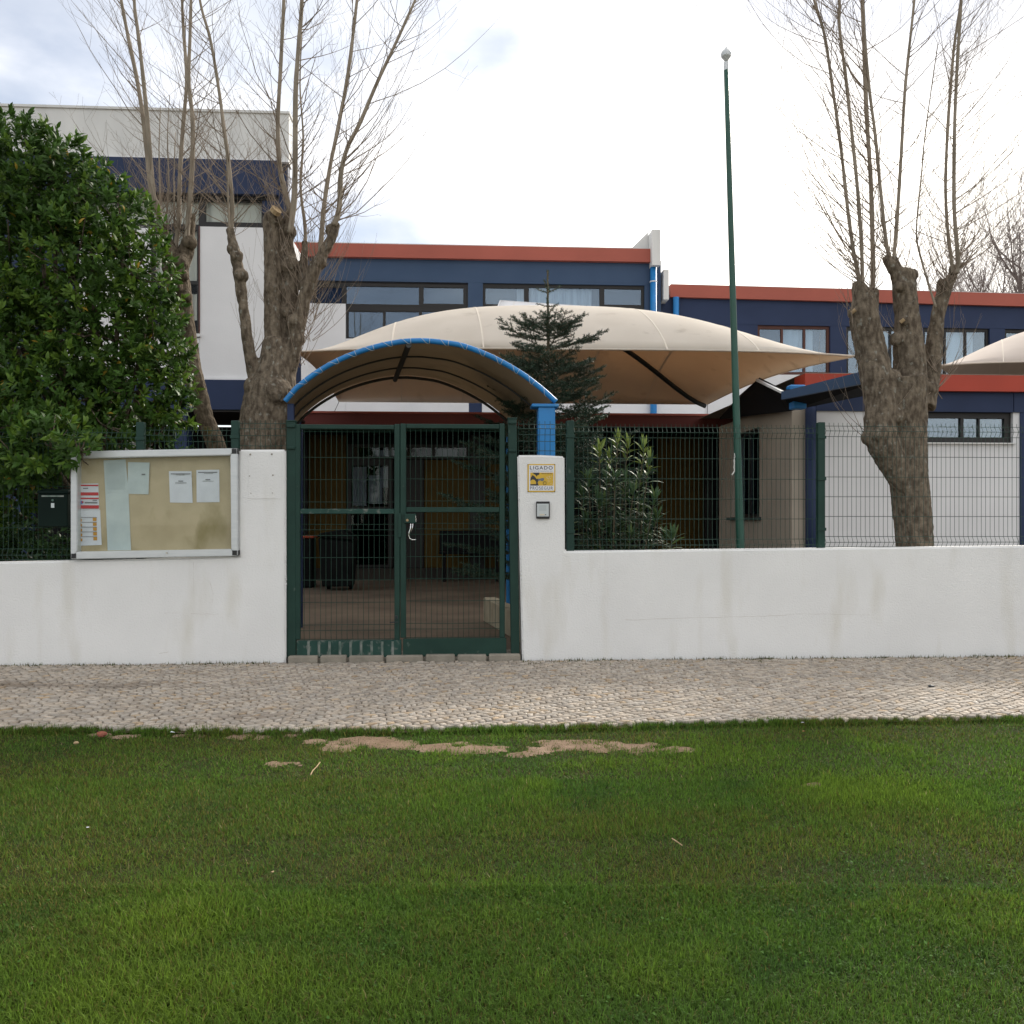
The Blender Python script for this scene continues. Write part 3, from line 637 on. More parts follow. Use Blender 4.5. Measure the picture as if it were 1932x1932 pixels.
def nbz(zx, zy):                                  # position inside the close-up of the board -> photo units
    return (130+zx*360/1932)*0.93969, (880+zy*250/1342)*0.93969
def sheet(name, corners, label, group, m, yy=0.040, curl=0.0, cat='paper'):
    q = [nbz(*c) for c in corners]; n = 8; V = []; F = []
    for j in range(n+1):
        for i in range(n+1):
            f, g = i/n, j/n
            u = (q[0][0]*(1-f)+q[1][0]*f)*(1-g)+(q[3][0]*(1-f)+q[2][0]*f)*g; v = (q[0][1]*(1-f)+q[1][1]*f)*(1-g)+(q[3][1]*(1-f)+q[2][1]*f)*g
            y = yy - curl*(max(0, f-0.55)*2.2)**2*(1-g*0.7) - 0.0012*math.sin(f*5+g*9) - 0.001*math.sin(g*17)
            p = PY(u, v, y); V.append((p.x, y, p.z))
    for j in range(n):
        for i in range(n): a = j*(n+1)+i; F.append((a, a+n+1, a+n+2, a+1))
    mid = PY(*[(q[0][k]+q[2][k])/2 for k in (0,1)], yy)
    o = MB().add(V, F).build(name, m, None, smooth=True, loc=mid)
    return tag(o, label, cat, group)
def printed(o, rects, m, yy=0.0355, name='print'):
    mb = MB()
    for (a, b, c, d) in rects:
        P = [PY(*nbz(*k), yy) for k in ((a,b),(c,b),(c,d),(a,d))]
        mb.add(P, [(0,3,2,1)])
    return mb.build(name, m, o)
PG_ = 'papers pinned in the notice board'
s1 = sheet('paper_sheet', [(418,238),(655,228),(688,600),(438,600)], 'upper of the long pale sheets pinned below the board frame, second column', PG_, M['paper_old'], 0.038)
s2 = sheet('paper_sheet', [(436,556),(686,556),(714,1206),(462,1208)], 'long pale sheet hanging down to the bottom rail of the board', PG_, M['paper_old'], 0.0405)
s3 = sheet('paper_sheet', [(682,256),(914,262),(902,604),(676,598)], 'pale blank sheet with a curled corner right of the long pale strip', PG_, M['paper_old'], 0.039, curl=0.012)
s4 = sheet('paper_sheet', [(1122,354),(1366,354),(1378,696),(1134,692)], 'creased white letter, left one of the pair on the right half of board', PG_, M['paper'], 0.040, curl=0.006)
s5 = sheet('paper_sheet', [(1418,342),(1664,338),(1668,688),(1422,690)], 'flat white letter nearest the right rail of the notice board', PG_, M['paper'], 0.040)
printed(s4, [(1142,378,1355,388),(1200,392,1290,396),(1224,456,1276,466),(1190,478,1312,484)], M['ink'], 0.0325)
printed(s5, [(1436,362,1644,372),(1500,378,1600,382),(1516,440,1568,450),(1484,460,1604,464)], M['ink'])
printed(s3, [(828,382,868,396)], M['ink'], 0.028)
rl = []
for j in range(26): rl.append((444+j*0.3, 270+j*12, 650, 273+j*12))
printed(s1, rl[:24], mat('pale_print', (0.44,0.49,0.51), None, 0.9), 0.0345)
s6 = sheet('leaflet', [(130,490),(362,486),(372,770),(134,774)], 'leaflet with red stripes at the left edge of notice board', PG_, M['paper'], 0.040, cat='leaflet')
printed(s6, [(130,500,362,516),(131,582,362,616),(132,640,366,656),(134,722,368,758)], M['ink_red'], name='red_stripe')
printed(s6, [(198,534,252,544),(300,664,346,674),(214,686,352,702)], M['ink'])
mb = MB(); c = PY(*nbz(180,692), 0.0352); mb.tube([(c.x,0.0356,c.z),(c.x,0.0352,c.z)], .016, 14); mb.build('round_logo', M['ink_blue'], s6)
mb = MB(); c = PY(*nbz(192,688), 0.0347); mb.tube([(c.x,0.0351,c.z),(c.x,0.0348,c.z)], .009, 10); mb.build('round_logo', M['ink_red'], s6)
s7 = sheet('leaflet', [(134,776),(382,772),(398,1150),(152,1158)], 'white leaflet with an orange column and grey lines at lower left', PG_, M['paper'], 0.0415, cat='leaflet')
printed(s7, [(302+j*1.5,852+j*52,342+j*1.5,892+j*52) for j in range(5)], M['ink_orange'], 0.0372)
printed(s7, [(164+j*2,868+j*53,182+j*2,898+j*53) for j in range(5)], M['ink_orange'], 0.0372)
printed(s7, [(176,850+j*52,346,856+j*52) for j in range(5)], M['ink'], 0.0368)

# ------------------------------------------------------------------ alarm sign and intercom on the right pillar
def sgz(zx, zy): return (1040+zx/12.08)*0.93969, (900+zy/12.08)*0.93969
def text_mesh(txt):
    cu = bpy.data.curves.new('txt', 'FONT'); cu.body = txt; cu.offset = 0.010; cu.space_character = 1.22
    to = bpy.data.objects.new('txt', cu); COL.objects.link(to)
    dg = bpy.context.evaluated_depsgraph_get(); dg.update()
    me = bpy.data.meshes.new_from_object(to.evaluated_get(dg)); bpy.data.objects.remove(to); bpy.data.curves.remove(cu); return me
def put_text(txt, box, y, m, parent, name='lettering', bold=0.0):
    me = text_mesh(txt); me.name = name
    c = np.empty(len(me.vertices)*3, dtype=np.float32); me.vertices.foreach_get('co', c); c = c.reshape(-1,3)
    lo, hi = c.min(0), c.max(0)
    (u0, v0), (u1, v1) = sgz(box[0], box[1]), sgz(box[2], box[3]); x0, x1 = XU(u0,y), XU(u1,y); z1, z0 = ZV(u0,v0,y), ZV(u0,v1,y)
    out = np.empty_like(c); out[:,0] = x0+(c[:,0]-lo[0])/(hi[0]-lo[0])*(x1-x0); out[:,2] = z0+(c[:,1]-lo[1])/(hi[1]-lo[1])*(z1-z0); out[:,1] = y
    me.vertices.foreach_set('co', out.ravel()); me.update()
    return link(me, name, m, parent)
sg = thing('warning_sign', 'square yellow and white alarm sign reading LIGADO PROSEGUR on the right pillar', 'sign', PY(1021,928,0))
def srect(a, b, c, d, y0, y1, nm, m, bev=0.0, par=None):
    P = [PY(*sgz(*k), y0) for k in ((a,b),(c,b),(c,d),(a,d))]; mb = MB().prism([(p.x,y0,p.z) for p in P], (0,y1-y0,0)); return mb.build(nm, m, par or sg, bevel=bev)
srect(232,382,904,1062,-0.006,-0.0005,'plate',M['sign_yellow'],0.002)
srect(266,412,878,1028,-0.0075,-0.006,'white_field',M['sign_white'])
srect(298,590,860,906,-0.0085,-0.0075,'picture_field',M['sign_yellow'])
def spoly(pts, y, nm, m):
    P = [PY(*sgz(*k), y) for k in pts]; return MB().prism([(p.x,y,p.z) for p in P], (0,0.0008,0)).build(nm, m, sg)
spoly([(345,592),(520,592),(515,640),(470,655),(455,690),(430,650),(395,630)], -0.0093, 'hand_picture', M['sign_dark'])
spoly([(298,770),(312,710),(352,650),(400,680),(450,740),(500,740),(520,760),(490,790),(478,840),(505,905),(298,905),(298,870),(440,870),(440,815),(400,765),(350,755),(298,790)], -0.0093, 'hand_picture', M['sign_dark'])
spoly([(480,745),(540,735),(580,722),(630,722),(635,770),(600,800),(560,795),(540,775),(490,800)], -0.0097, 'chain_picture', M['sign_grey'])
mb = MB(); rp = []
for k in range(17):
    a = 2*math.pi*k/16; rp.append(PY(*sgz(650+38*math.cos(a), 847+40*math.sin(a)), -0.0096))
mb.tube(rp, 0.0019, 5, cap=False); mb.build('ring_picture', M['sign_dark'], sg)
mb = MB()
for k in range(26):
    zx, zy = 690+160*random.random(), 660+235*random.random()
    if zx-690 < (zy-660)*0.1: continue
    p = PY(*sgz(zx, zy), -0.0088); mb.tube([p, p+Vector((0,-0.0006,0))], random.uniform(.0012,.0026), 6)
mb.build('white_dots', M['sign_white'], sg)
put_text('LIGADO', (290,430,842,515), -0.0085, M['sign_dark'], sg)
put_text('CENTRAL DE SEGURANCA 24H', (292,541,846,565), -0.0085, M['sign_grey'], sg)
put_text('PROSEGUR', (292,926,850,1004), -0.0085, M['sign_grey'], sg)
for k in ((570,604,630,626),(640,604,690,626),(700,604,760,626),(768,604,830,626)): srect(*k,-0.0093,-0.0085,'small_print',mat('dim_print',(0.25,0.17,0.05),None,.6))
for zx, zy in ((244,393),(892,393),(246,1048),(892,1046)):
    p = PY(*sgz(zx,zy),-0.006); MB().tube([p, p+Vector((0,-.004,0))], [.0045,.003], 8).build('screw', M['steel_dark'], sg)
ic = thing('intercom', 'small grey intercom with black surround below the alarm sign', 'intercom', PY(1024,978,0))
srect(445,1290,772,1708,-0.026,-0.0005,'housing',M['plastic_dark'],0.004,ic)
srect(462,1345,748,1655,-0.030,-0.026,'faceplate',mat('silver_grey_plastic',(0.50,0.54,0.55),None,.4),0.001,ic)
mb = MB()
for r in range(7):
    P = [PY(*sgz(*k), -0.0302) for k in ((515,1385+r*20),(690,1385+r*20),(690,1393+r*20),(515,1393+r*20))]; mb.add(P, [(0,3,2,1)])
mb.build('speaker_slots', mat('slot_grey',(0.36,0.39,0.40),None,.6), ic)
srect(525,1592,640,1628,-0.0325,-0.0303,'call_button',mat('ivory_button',(0.62,0.56,0.44),None,.5),0.0005,ic)
p = PY(*sgz(668,1610),-0.0303); MB().tube([p, p+Vector((0,-.002,0))], .004, 10).build('lens', M['plastic_dark'], ic)

# ------------------------------------------------------------------ mailbox on the fence, left
mbx = thing('mailbox', 'dark green letter box hung on the fence left of the notice board', 'mailbox', PY(100,994,0.08))
x0, x1, z0, z1 = RC(74,931,129,994,0.02)
MB().box(x0, x1, 0.0, 0.12, z0, z1).build('body', M['mailbox'], mbx, bevel=0.006)
MB().prism([(x0-.008,-.012,z1),(x0-.008,0.125,z1),(x0-.008,0.125,z1+.045),(x0-.008,0.0,z1+.022)], (x1-x0+.016,0,0)).build('lid', M['mailbox'], mbx, bevel=0.004)
MB().box(x0+.03, x1-.03, -.004, .001, z1-.03, z1-.018).build('slot_trim', M['worn_edge'], mbx)
xm = (x0+x1)/2; MB().box(xm-.014, xm+.014, -.003, .001, z1-.125, z1-.085).build('name_label', M['paper_old'], mbx)
MB().tube([(xm,.001,z1-.06),(xm,-.006,z1-.06)], .010, 10).build('lock', M['worn_edge'], mbx)

# ------------------------------------------------------------------ arched entrance canopy
TF, TB = 8.55, 10.65
ARCH = [(538,757),(548,745),(562,730),(596,704),(640,679),(694,658.5),(752,645.5),(797,643),(834,646),(875,653),(929,674),(981,703),(1021,733),(1049,758)]
def smooth_pts(P, n):
    out = []; m = len(P)
    for i in range(m-1):
        p0, p1, p2, p3 = P[max(i-1,0)], P[i], P[i+1], P[min(i+2,m-1)]
        for k in range(n):
            t = k/n; out.append(0.5*((2*p1)+(-p0+p2)*t+(2*p0-5*p1+4*p2-p3)*t*t+(-p0+3*p1-3*p2+p3)*t*t*t))
    out.append(P[-1]); return out
front = smooth_pts([PT(u, v, TF) for u, v in ARCH], 5)
axis = PT(640, HZ, 1.0)-CAMP                       # the entrance path runs a little to the left
AX = axis*(TB-TF)
ec = thing('entrance_canopy', 'arched brown canvas canopy on bright blue tubes behind the green gate', 'canopy', (front[0]+front[-1])/2-Vector((0,0,2.2)))
MB().tube(front, 0.026, 10).build('front_tube', M['blue'], ec, smooth=True)
V = []; F = []; nA = len(front); nB = 13
for j in range(nB):
    f = j/(nB-1)
    sag = 0.018*math.sin(f*math.pi*3)**2
    for i, p in enumerate(front):
        V.append(p+AX*(f*1.0+0.004)+Vector((0,0,0.024-sag)))
for j in range(nB-1):
    for i in range(nA-1): a = j*nA+i; F.append((a, a+1, a+nA+1, a+nA))
o = MB().add(V, F).build('canvas', M['canvas'], ec, smooth=True)
sm = o.modifiers.new('thick', 'SOLIDIFY'); sm.thickness = 0.006
for f in (0.36, 0.68, 1.0):
    MB().tube([p+AX*f-Vector((0,0,0.012)) for p in front], 0.010 if f < 1 else 0.017, 7).build('rib', M['rib'], ec, smooth=True)
mid = front[nA//2-1]; MB().tube([mid-Vector((0,0,.035)), mid+AX-Vector((0,0,.035))], 0.030, 8).build('ridge_beam', M['rib'], ec)
mb = MB(); tl = [0]
for i in range(1, nA): tl.append(tl[-1]+(front[i]-front[i-1]).length)
def along(s):
    for i in range(1, nA):
        if tl[i] >= s: f = (s-tl[i-1])/(tl[i]-tl[i-1]); return front[i-1].lerp(front[i], f), (front[i]-front[i-1]).normalized()
    return front[-1], (front[-1]-front[-2]).normalized()
nL = 15; s = 0.10
for k in range(nL):
    for slant, w in ((0.0, 1.0), (0.10, 1.0)):
        c0 = s+(0.075 if slant else 0); pts = []
        for q in range(9):
            a = math.pi*(-0.1+1.2*q/8); p, t = along(min(tl[-1]-.01, c0+slant*(q/8)))
            nrm = Vector((0,1,0)); up = t.cross(nrm); up = up if up.z > 0 else -up
            pts.append(p+(up*math.cos(a)+Vector((0,-1,0))*math.sin(a)*1.0)*0.0285)
        mb.tube(pts, 0.0019, 4)
    s += (tl[-1]-0.2)/nL
tag(mb.build('lacing_cord', M['cord'], ec), kind='stuff')
# posts: broad blue one at the right, slimmer ones elsewhere
tp = TF+0.05
pr = PT(1030, 770, tp); h = 0.081
po = MB().box(pr.x-h, pr.x+h, pr.y-h, pr.y+h, -0.05, pr.z).build('post', M['blue'], ec, bevel=0.006)
MB().box(pr.x-0.145, pr.x+0.115, pr.y-.1, pr.y+.1, pr.z, pr.z+.03).build('cap_plate', M['blue'], po, bevel=0.006)
pl_ = PT(549, 772, tp+.05); MB().box(pl_.x-.03, pl_.x+.03, pl_.y-.03, pl_.y+.03, -0.05, pl_.z+.05).build('post', M['navy'], ec)
for src, mm_ in ((front[-1]+AX, M['blue']), (front[0]+AX, M['navy'])):
    b = PT(954, HZ, TB) if src is not None and src.x > 0 else None
    xx = src.x-(0.05 if src.x > mid.x else -0.05)
    MB().tube([(xx,src.y,-0.05),(xx,src.y,src.z)], 0.035, 10).build('post', mm_, ec)

# ------------------------------------------------------------------ flagpole
YP = 0.75
fb, ft = PY(1395,1200,YP), PY(1370,132,YP)
fpole = thing('flagpole', 'tall green flagpole with a silver onion finial leaning slightly left', 'flagpole', (PY(1397,1035,YP).x, YP, 0))
base = PY(1397,1035,YP); dirp = (ft-base).normalized(); foot = base-dirp*(base.z/dirp.z)
pts = [foot+(ft-foot)*(i/10) for i in range(11)]
MB().tube(pts, [0.043-0.019*i/10 for i in range(11)], 14).build('pole', M['greenpole'], fpole, smooth=True)
fc = ft
fi = MB().lathe((fc.x,fc.y,fc.z), [(0.024,-.005),(0.024,.075)], 14).build('finial_collar', M['alu'], fpole, smooth=False)
MB().lathe((fc.x,fc.y,fc.z), [(0.016,.075),(0.020,.095),(0.044,.125),(0.053,.145),(0.050,.155),(0.053,.160),(0.042,.185),(0.022,.205),(0.008,.225),(0.002,.245)], 18).build('finial', M['alu'], fpole, smooth=True)
mb = MB(); mb.tube([PY(u,v,YP-.05) for u, v in ((1386,855),(1386.5,862),(1385,868),(1386,875),(1385,882),(1386,888),(1383,893),(1381,896))], .007, 5); mb.build('rope_end', M['cord'], fpole)

# ------------------------------------------------------------------ shade sails
def sail(name, label, FLc, FRc, BRc, BLc, H, edge, mtop, pw=2.4, ww=0.8, n=36, rib=True, group=None):
    q = [PT(*c) for c in (FLc, FRc, BRc, BLc)]
    def S(s, w):
        a = (s+1)/2; p = (q[0]*(1-a)+q[1]*a)*(1-w)+(q[3]*(1-a)+q[2]*a)*w
        r = H*max(0,math.sin(math.pi*w))**ww*(1-abs(s)**pw) + edge*math.sin(math.pi*w)*abs(s)**pw + edge*0.5*(1-s*s)*(1-abs(2*w-1))
        r += 0.07*(1-s**4)*(1-w)
        return p+Vector((0,0,r))
    base = sum(q, Vector())/4; t = thing(name, label, 'shade sail', (base.x, base.y, 0), group)
    V = []; F = []
    for j in range(n+1):
        for i in range(n+1): V.append(S(-1+2*i/n, j/n))
    for j in range(n):
        for i in range(n): a = j*(n+1)+i; F.append((a, a+1, a+n+2, a+n+1))
    o = MB().add(V, F).build('membrane', mtop, t, smooth=True); sm = o.modifiers.new('thick','SOLIDIFY'); sm.thickness = 0.012
    # hem tubes along the four edges
    mb = MB()
    for path in ([S(-1+2*i/n,0) for i in range(n+1)], [S(-1+2*i/n,1) for i in range(n+1)], [S(1,i/n) for i in range(n+1)], [S(-1,i/n) for i in range(n+1)]): mb.tube(path, 0.016, 5)
    mb.build('hem', mtop, t, smooth=True)
    for sx in (-.66,-.33,0,.33,.66):
        V2 = []; F2 = []
        for i in range(n+1):
            for q_ in (-.004,.004): V2.append(S(sx+q_*.7, i/n)+Vector((0,0,.0035)))
            if i: F2.append((2*i-2,2*i-1,2*i+1,2*i))
        o2 = MB().add(V2, F2).build('seam', M['seam'], t); s2 = o2.modifiers.new('thick','SOLIDIFY'); s2.thickness = 0.017; s2.offset = -0.9
    if rib:
        for sx, w1 in ((1,1),):
            MB().tube([S(sx*(0.06+0.92*f), 0.5+(w1-0.5)*(0.1+0.88*f))-Vector((0,0,.06)) for f in [k/14 for k in range(15)]], 0.045, 7).build('rafter', M['steel_dark'], t, smooth=True)
    return t, S
GS = 'shade sails over the school yard'
mt, S1 = sail('shade_sail', 'large cream arched shade sail spanning the yard above the gate canopy', (560,664,12.6), (1612,672,12.6), (1335,762,17.6), (640,757,17.6), 1.13, 0.12, M['fabric_top'], pw=3.0, group=GS)
for sx, w in ((-1,0),):
    p = S1(sx, w); MB().tube([(p.x,p.y,-.05),(p.x,p.y,p.z+.05)], .06, 10).build('post', M['navy'], mt)
p = S1(1,0); MB().tube([p, p+Vector((0.25,0.1,-.12))], .02, 6).build('tie', M['steel_dark'], mt)
for sx in (-1,1):
    p = S1(sx,1); MB().tube([p, Vector((p.x+sx*.1, 9.75, ZV(850,779,9.6)))], .006, 5).build('tie', M['steel_dark'], mt)
sail('shade_sail', 'pale pinkish shade sail beyond the red roof edge at far right', (1765,690,14.6), (2520,690,14.6), (2300,720,19), (1800,716,19), 0.98, 0.05, M['fabric_pink'], pw=2.0, n=24, rib=False, group=GS)
sail('shade_sail', 'narrow white shade sail corner showing just above the large cream sail', (935,590,16.9), (1130,592,16.9), (1100,578,18.9), (944,567.5,18.9), 0.02, 0.0, M['white'], n=8, rib=False, group=GS)

# ------------------------------------------------------------------ windows
def window(parent, y, fr, panes, curtains=(), mframe=None, sill=None, back=None, dep=0.14, glass=None):
    """frame rectangle and pane rectangles in photo units on the plane y (the frame sits recessed behind it)"""
    mframe = mframe or M['frame']; yf = y+0.05
    X0, X1, Z0, Z1 = RC(*fr, y); mb = MB()
    P = [RC(*p, y) for p in panes]
    # frame: split the frame rectangle into rows of panes
    rows = {}
    for p in P:
        c = (p[2]+p[3])/2
        k = next((k for k in rows if abs(k-c) < 0.3), c); rows.setdefault(k, []).append(p)
    ks = sorted(rows, reverse=True); ztop = Z1
    for i, k in enumerate(ks):
        r = sorted(rows[k]); zt = max(p[3] for p in r); zb = min(p[2] for p in r)
        mb.box(X0, X1, yf, yf+.07, zt, ztop)
        xa = X0
        for p in r:
            mb.box(xa, p[0], yf+.002, yf+.068, zb, zt); xa = p[1]
            if zt-p[3] > .002: mb.box(p[0], p[1], yf+.004, yf+.066, p[3], zt)
            if p[2]-zb > .002: mb.box(p[0], p[1], yf+.004, yf+.066, zb, p[2])
        mb.box(xa, X1, yf+.002, yf+.068, zb, zt); ztop = zb
    mb.box(X0, X1, yf, yf+.07, Z0, ztop)
    wo = mb.build('window', mframe, parent)
    MB().box(X0+.01, X1-.01, y+dep+.06, y+dep+.08, Z0+.01, Z1-.01).build('room_back', back or M['room'], wo)
    for p in P: MB().box(p[0], p[1], yf+.03, yf+.036, p[2], p[3]).build('pane', glass or M['glass'], wo)
    for c, m in curtains:
        x0, x1, z0, z1 = RC(*c, y); V = []; F = []; n = max(6, int((x1-x0)/0.02))
        for i in range(n+1):
            x = x0+(x1-x0)*i/n; yy = y+dep+.03+0.018*math.sin(x*38+math.sin(x*11)*2)
            V += [(x,yy,z0),(x,yy,z1)]
            if i: F.append((2*i-2,2*i,2*i+1,2*i-1))
        MB().add(V, F).build('curtain', m, wo, smooth=True)
    if sill:
        x0, x1, z0, z1 = RC(*sill, y); MB().box(x0, x1, y-.06, y+.1, z0, z1).build('sill', M['white_old'], wo)
    return wo
def block(name, m, parent, u0, v0, u1, v1, y, d=0.3, bev=0.0):
    x0, x1, z0, z1 = RC(u0,v0,u1,v1,y); return MB().box(x0, x1, y, y+d, z0, z1).build(name, m, parent, bevel=bev)

# ---- left tall block
YL = 8.0
tw = thing('school_building', 'tall white block with navy bands behind the leafy tree at left', 'building', (XU(250,YL),YL,0), 'school buildings')
def zL(v): return ZV(300, v, YL)
def slabL(name, m, u0, v0, u1, v1, y=YL, d=0.3): return MB().box(XU(u0,y), XU(u1,y), y, y+d, zL(v1), zL(v0)).build(name, m, tw)
slabL('parapet', M['white_old'], -700, 209, 545, 298); slabL('coping', M['white_old'], -705, 204.5, 546.5, 209, YL-.03, .37)
slabL('ledge', M['white'], -700, 298, 544, 302, YL-.05, .35)
slabL('band', M['navy'], -700, 302, 524, 366, YL-.1, .3); slabL('band', M['navy'], 524.2, 302, 543, 430, YL+.05, .2)
slabL('wall_panel', M['navy'], 495, 372, 524, 396, YL+.05, .2)
slabL('soffit', M['frame'], -700, 366.2, 524, 372, YL+.02, .5)
slabL('wall', M['white'], 377, 425, 545, 713, YL+.02, .3); slabL('wall', M['white'], -700, 636, 376.5, 713, YL+.02, .3)
slabL('wall', M['white'], 150, 430, 283, 635.5, YL+.02, .3); slabL('wall', M['navy'], -700, 373, 145, 635.5, YL+.02, .3)
slabL('ledge', M['white'], -700, 713.2, 545, 717, YL-.04, .36)
slabL('band', M['navy'], -700, 717, 545, 773, YL-.1, .5)
window(tw, YL+.02, (150,372.5,495,424.5), [(155,375,215,421),(222,375,280,421),(286,375,373,421),(386,378,492,417.5)],
       [((155,375,280,421),M['blind']),((284,374,374,422),M['blind']),((384,376,493,419),M['blind'])], back=M['dark'], glass=M['glass_thin'])
window(tw, YL+.02, (283.3,424.7,376.7,630), [(288,432,324,528),(331,432,370,528),(288,535,324,622),(331,535,370,622)],
       [((287,430,372,529),M['blind']),((338,550,370,600),M['curtain'])], mframe=M['frame'], sill=(280,630,379,635.5), glass=M['glass_thin'], back=M['dark'])
slabL('reveal', M['frame_red'], 374.8, 425, 376.6, 630, YL-.002, .05)
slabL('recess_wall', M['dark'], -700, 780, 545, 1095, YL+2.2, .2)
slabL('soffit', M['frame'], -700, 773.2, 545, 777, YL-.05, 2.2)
slabL('column', M['navy'], 12, 500, 50, 1104, YL-.45, .33); slabL('column', M['navy'], 330, 777.2, 352, 1104, YL-.05, .3)
slabL('recess_panel', M['white'], 236, 805, 285, 850, YL+1.5, .1)
slabL('side_wall', M['white'], 530, 425, 545, 713, YL+.33, 2.0)

# ---- main two storey block
YM = 12.0
mbk = thing('school_building', 'two storey school block with red roof edge and slate blue upper wall', 'building', (XU(900,YM),YM,0), 'school buildings')
def zM(v, u=930): return ZV(u, v, YM)
def slabM(name, m, u0, v0, u1, v1, y=YM, d=0.3, lab=None):
    return MB().box(XU(u0,y), XU(u1,y), y, y+d, ZV(930,v1,y), ZV(930,v0,y)).build(name, m, mbk, label=lab)
slabM('fascia', M['red'], 545, 464, 1244, 489, YM-.12, .5); slabM('roof', M['white_old'], 545, 462.6, 1243, 464, YM-.08, 9)
slabM('upper_wall', M['slate'], 470, 486, 1247, 534, YM, .3)
slabM('pilaster', M['slate'], 883, 534.2, 911, 640, YM, .3); slabM('pilaster', M['slate'], 1216, 534.2, 1247, 640, YM, .3)
slabM('wall', M['white'], 470, 577, 652, 779, YM, .3); slabM('wall', M['white'], 652.3, 642, 884.5, 779, YM, .3); slabM('wall', M['white'], 909.5, 642, 1330, 779, YM, .3)
slabM('pilaster', M['navy'], 884.7, 640.2, 909.3, 779, YM, .3)
slabM('pilaster', M['slate'], 470, 534.2, 590, 576.8, YM, .3)
window(mbk, YM, (590.3,534.2,882.7,576.8), [(597,541,644,572),(653,539.5,790,573),(799,541.5,874,572)])
window(mbk, YM, (652.4,577,882.7,641.8), [(657,587,722,636),(727,587,790,636),(796,587,874,636)])
window(mbk, YM, (911.3,534.2,1215.7,641.8), [(916,542.5,989,573),(998,542,1132,576),(1141,544,1211,574),(916,584,989,634),(998,584,1132,634),(1141,584,1211,634)],
       [((976,542,990,576),M['curtain']),((1000,542,1118,577),M['curtain'])])
def downpipe(u, v0, v1, y, parent, r=0.075, m=None):
    x = XU(u, y); o = MB().tube([(x,y,ZV(u,v1,y)),(x,y,ZV(u,v0,y))], r, 12).build('downpipe', m or M['blue'], parent, smooth=True)
    z = ZV(u,v0,y)-0.5; MB().tube([(x,y,z-.012),(x,y,z+.012)], r+.012, 12).build('bracket', M['white'], o)
downpipe(1233, 490, 1000, YM-.10, mbk); 
# parapet fin above the roof end
mb = MB(); P = [PY(1243.5,500,YM-.3), PY(1243.5,433,YM-.3)]
xa, xb = XU(1230.5,YM-.3), XU(1246,YM-.3); zt = ZV(1238,433,YM-.3); zl = ZV(1238,500,YM-.3)
mb.prism([(xa,YM-.3,zl),(xa,YM-.3,zt),(xa,YM+1.0,zt),(xa,YM+9,zt-.3),(xa,YM+9,zl)], (xb-xa,0,0)); mb.build('parapet_fin', M['white_old'], mbk)
mb = MB(); x2 = XU(1197,YM-.2); mb.prism([(x2,YM+.1,ZV(1200,465,YM)),(xa-.004,YM+.1,ZV(1200,465,YM)),(xa-.004,YM+.1,ZV(1231,435,YM))], (0,.15,0)); mb.build('parapet_fin', M['white_old'], mbk)
slabM('end_block', M['white_old'], 1252, 503, 1262, 560, YM-.1, .4)
# lower flat porch roof with red edge; porch beneath, shade painted into its colours
YR = 9.6
def slabR(name, m, u0, v0, u1, v1, y=YR, d=0.3, lab=None): return MB().box(XU(u0,y), XU(u1,y), y, y+d, ZV(850,v1,y), ZV(850,v0,y)).build(name, m, mbk, label=lab)
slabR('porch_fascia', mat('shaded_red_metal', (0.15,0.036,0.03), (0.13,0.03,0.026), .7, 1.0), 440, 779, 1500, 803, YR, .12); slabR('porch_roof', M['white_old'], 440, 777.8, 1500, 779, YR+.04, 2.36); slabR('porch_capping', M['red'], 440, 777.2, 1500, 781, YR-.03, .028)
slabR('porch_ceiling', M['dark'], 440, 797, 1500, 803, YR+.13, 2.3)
YW = 11.7
def slabW(name, m, u0, v0, u1, v1, y=YW, d=0.15): return MB().box(XU(u0,y), XU(u1,y), y, y+d, ZV(850,v1,y), ZV(850,v0,y)).build(name, m, mbk)
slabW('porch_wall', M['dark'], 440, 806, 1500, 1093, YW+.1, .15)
for a, b, t, z in ((581,653,815,1071),(801,886.5,868,1071),(914.5,948,868,1071),(1240,1330,815,1071)): slabW('yellow_panel', M['yellow'], a, t, b, z, YW+.02, .07)
for a, b in ((567,580),(887,914),(1150,1180),(1330,1345)): slabW('column', M['frame'], a, 806, b, 1093, YW-.12, .2)
slabW('plinth', mat('dark_plinth',(0.04,0.035,0.03),None,.9), 440, 1072, 1500, 1094, YW-.02, .1)
wd = window(mbk, YW-.1, (655,866,740,1071), [(662,878,732,956),(662,962,732,1066)], [((664,880,690,954),M['curtain']),((694,896,720,950),M['curtain']),((716,880,731,920),M['curtain'])], back=M['dark'], glass=M['glass_dim'])
window(mbk, YW-.1, (655,838,886,865.5), [(664,844,745,861),(752,844,815,861),(821,844,880,861)], [((702,848,744,860),M['blind']),((825,846,862,860),M['blind'])], back=M['dark'], glass=M['glass_dim'])  # pale pieces stand in for reflections in the transom panes
dr = slabW('door', M['frame'], 743, 868, 799, 1071, YW+.02, .07)
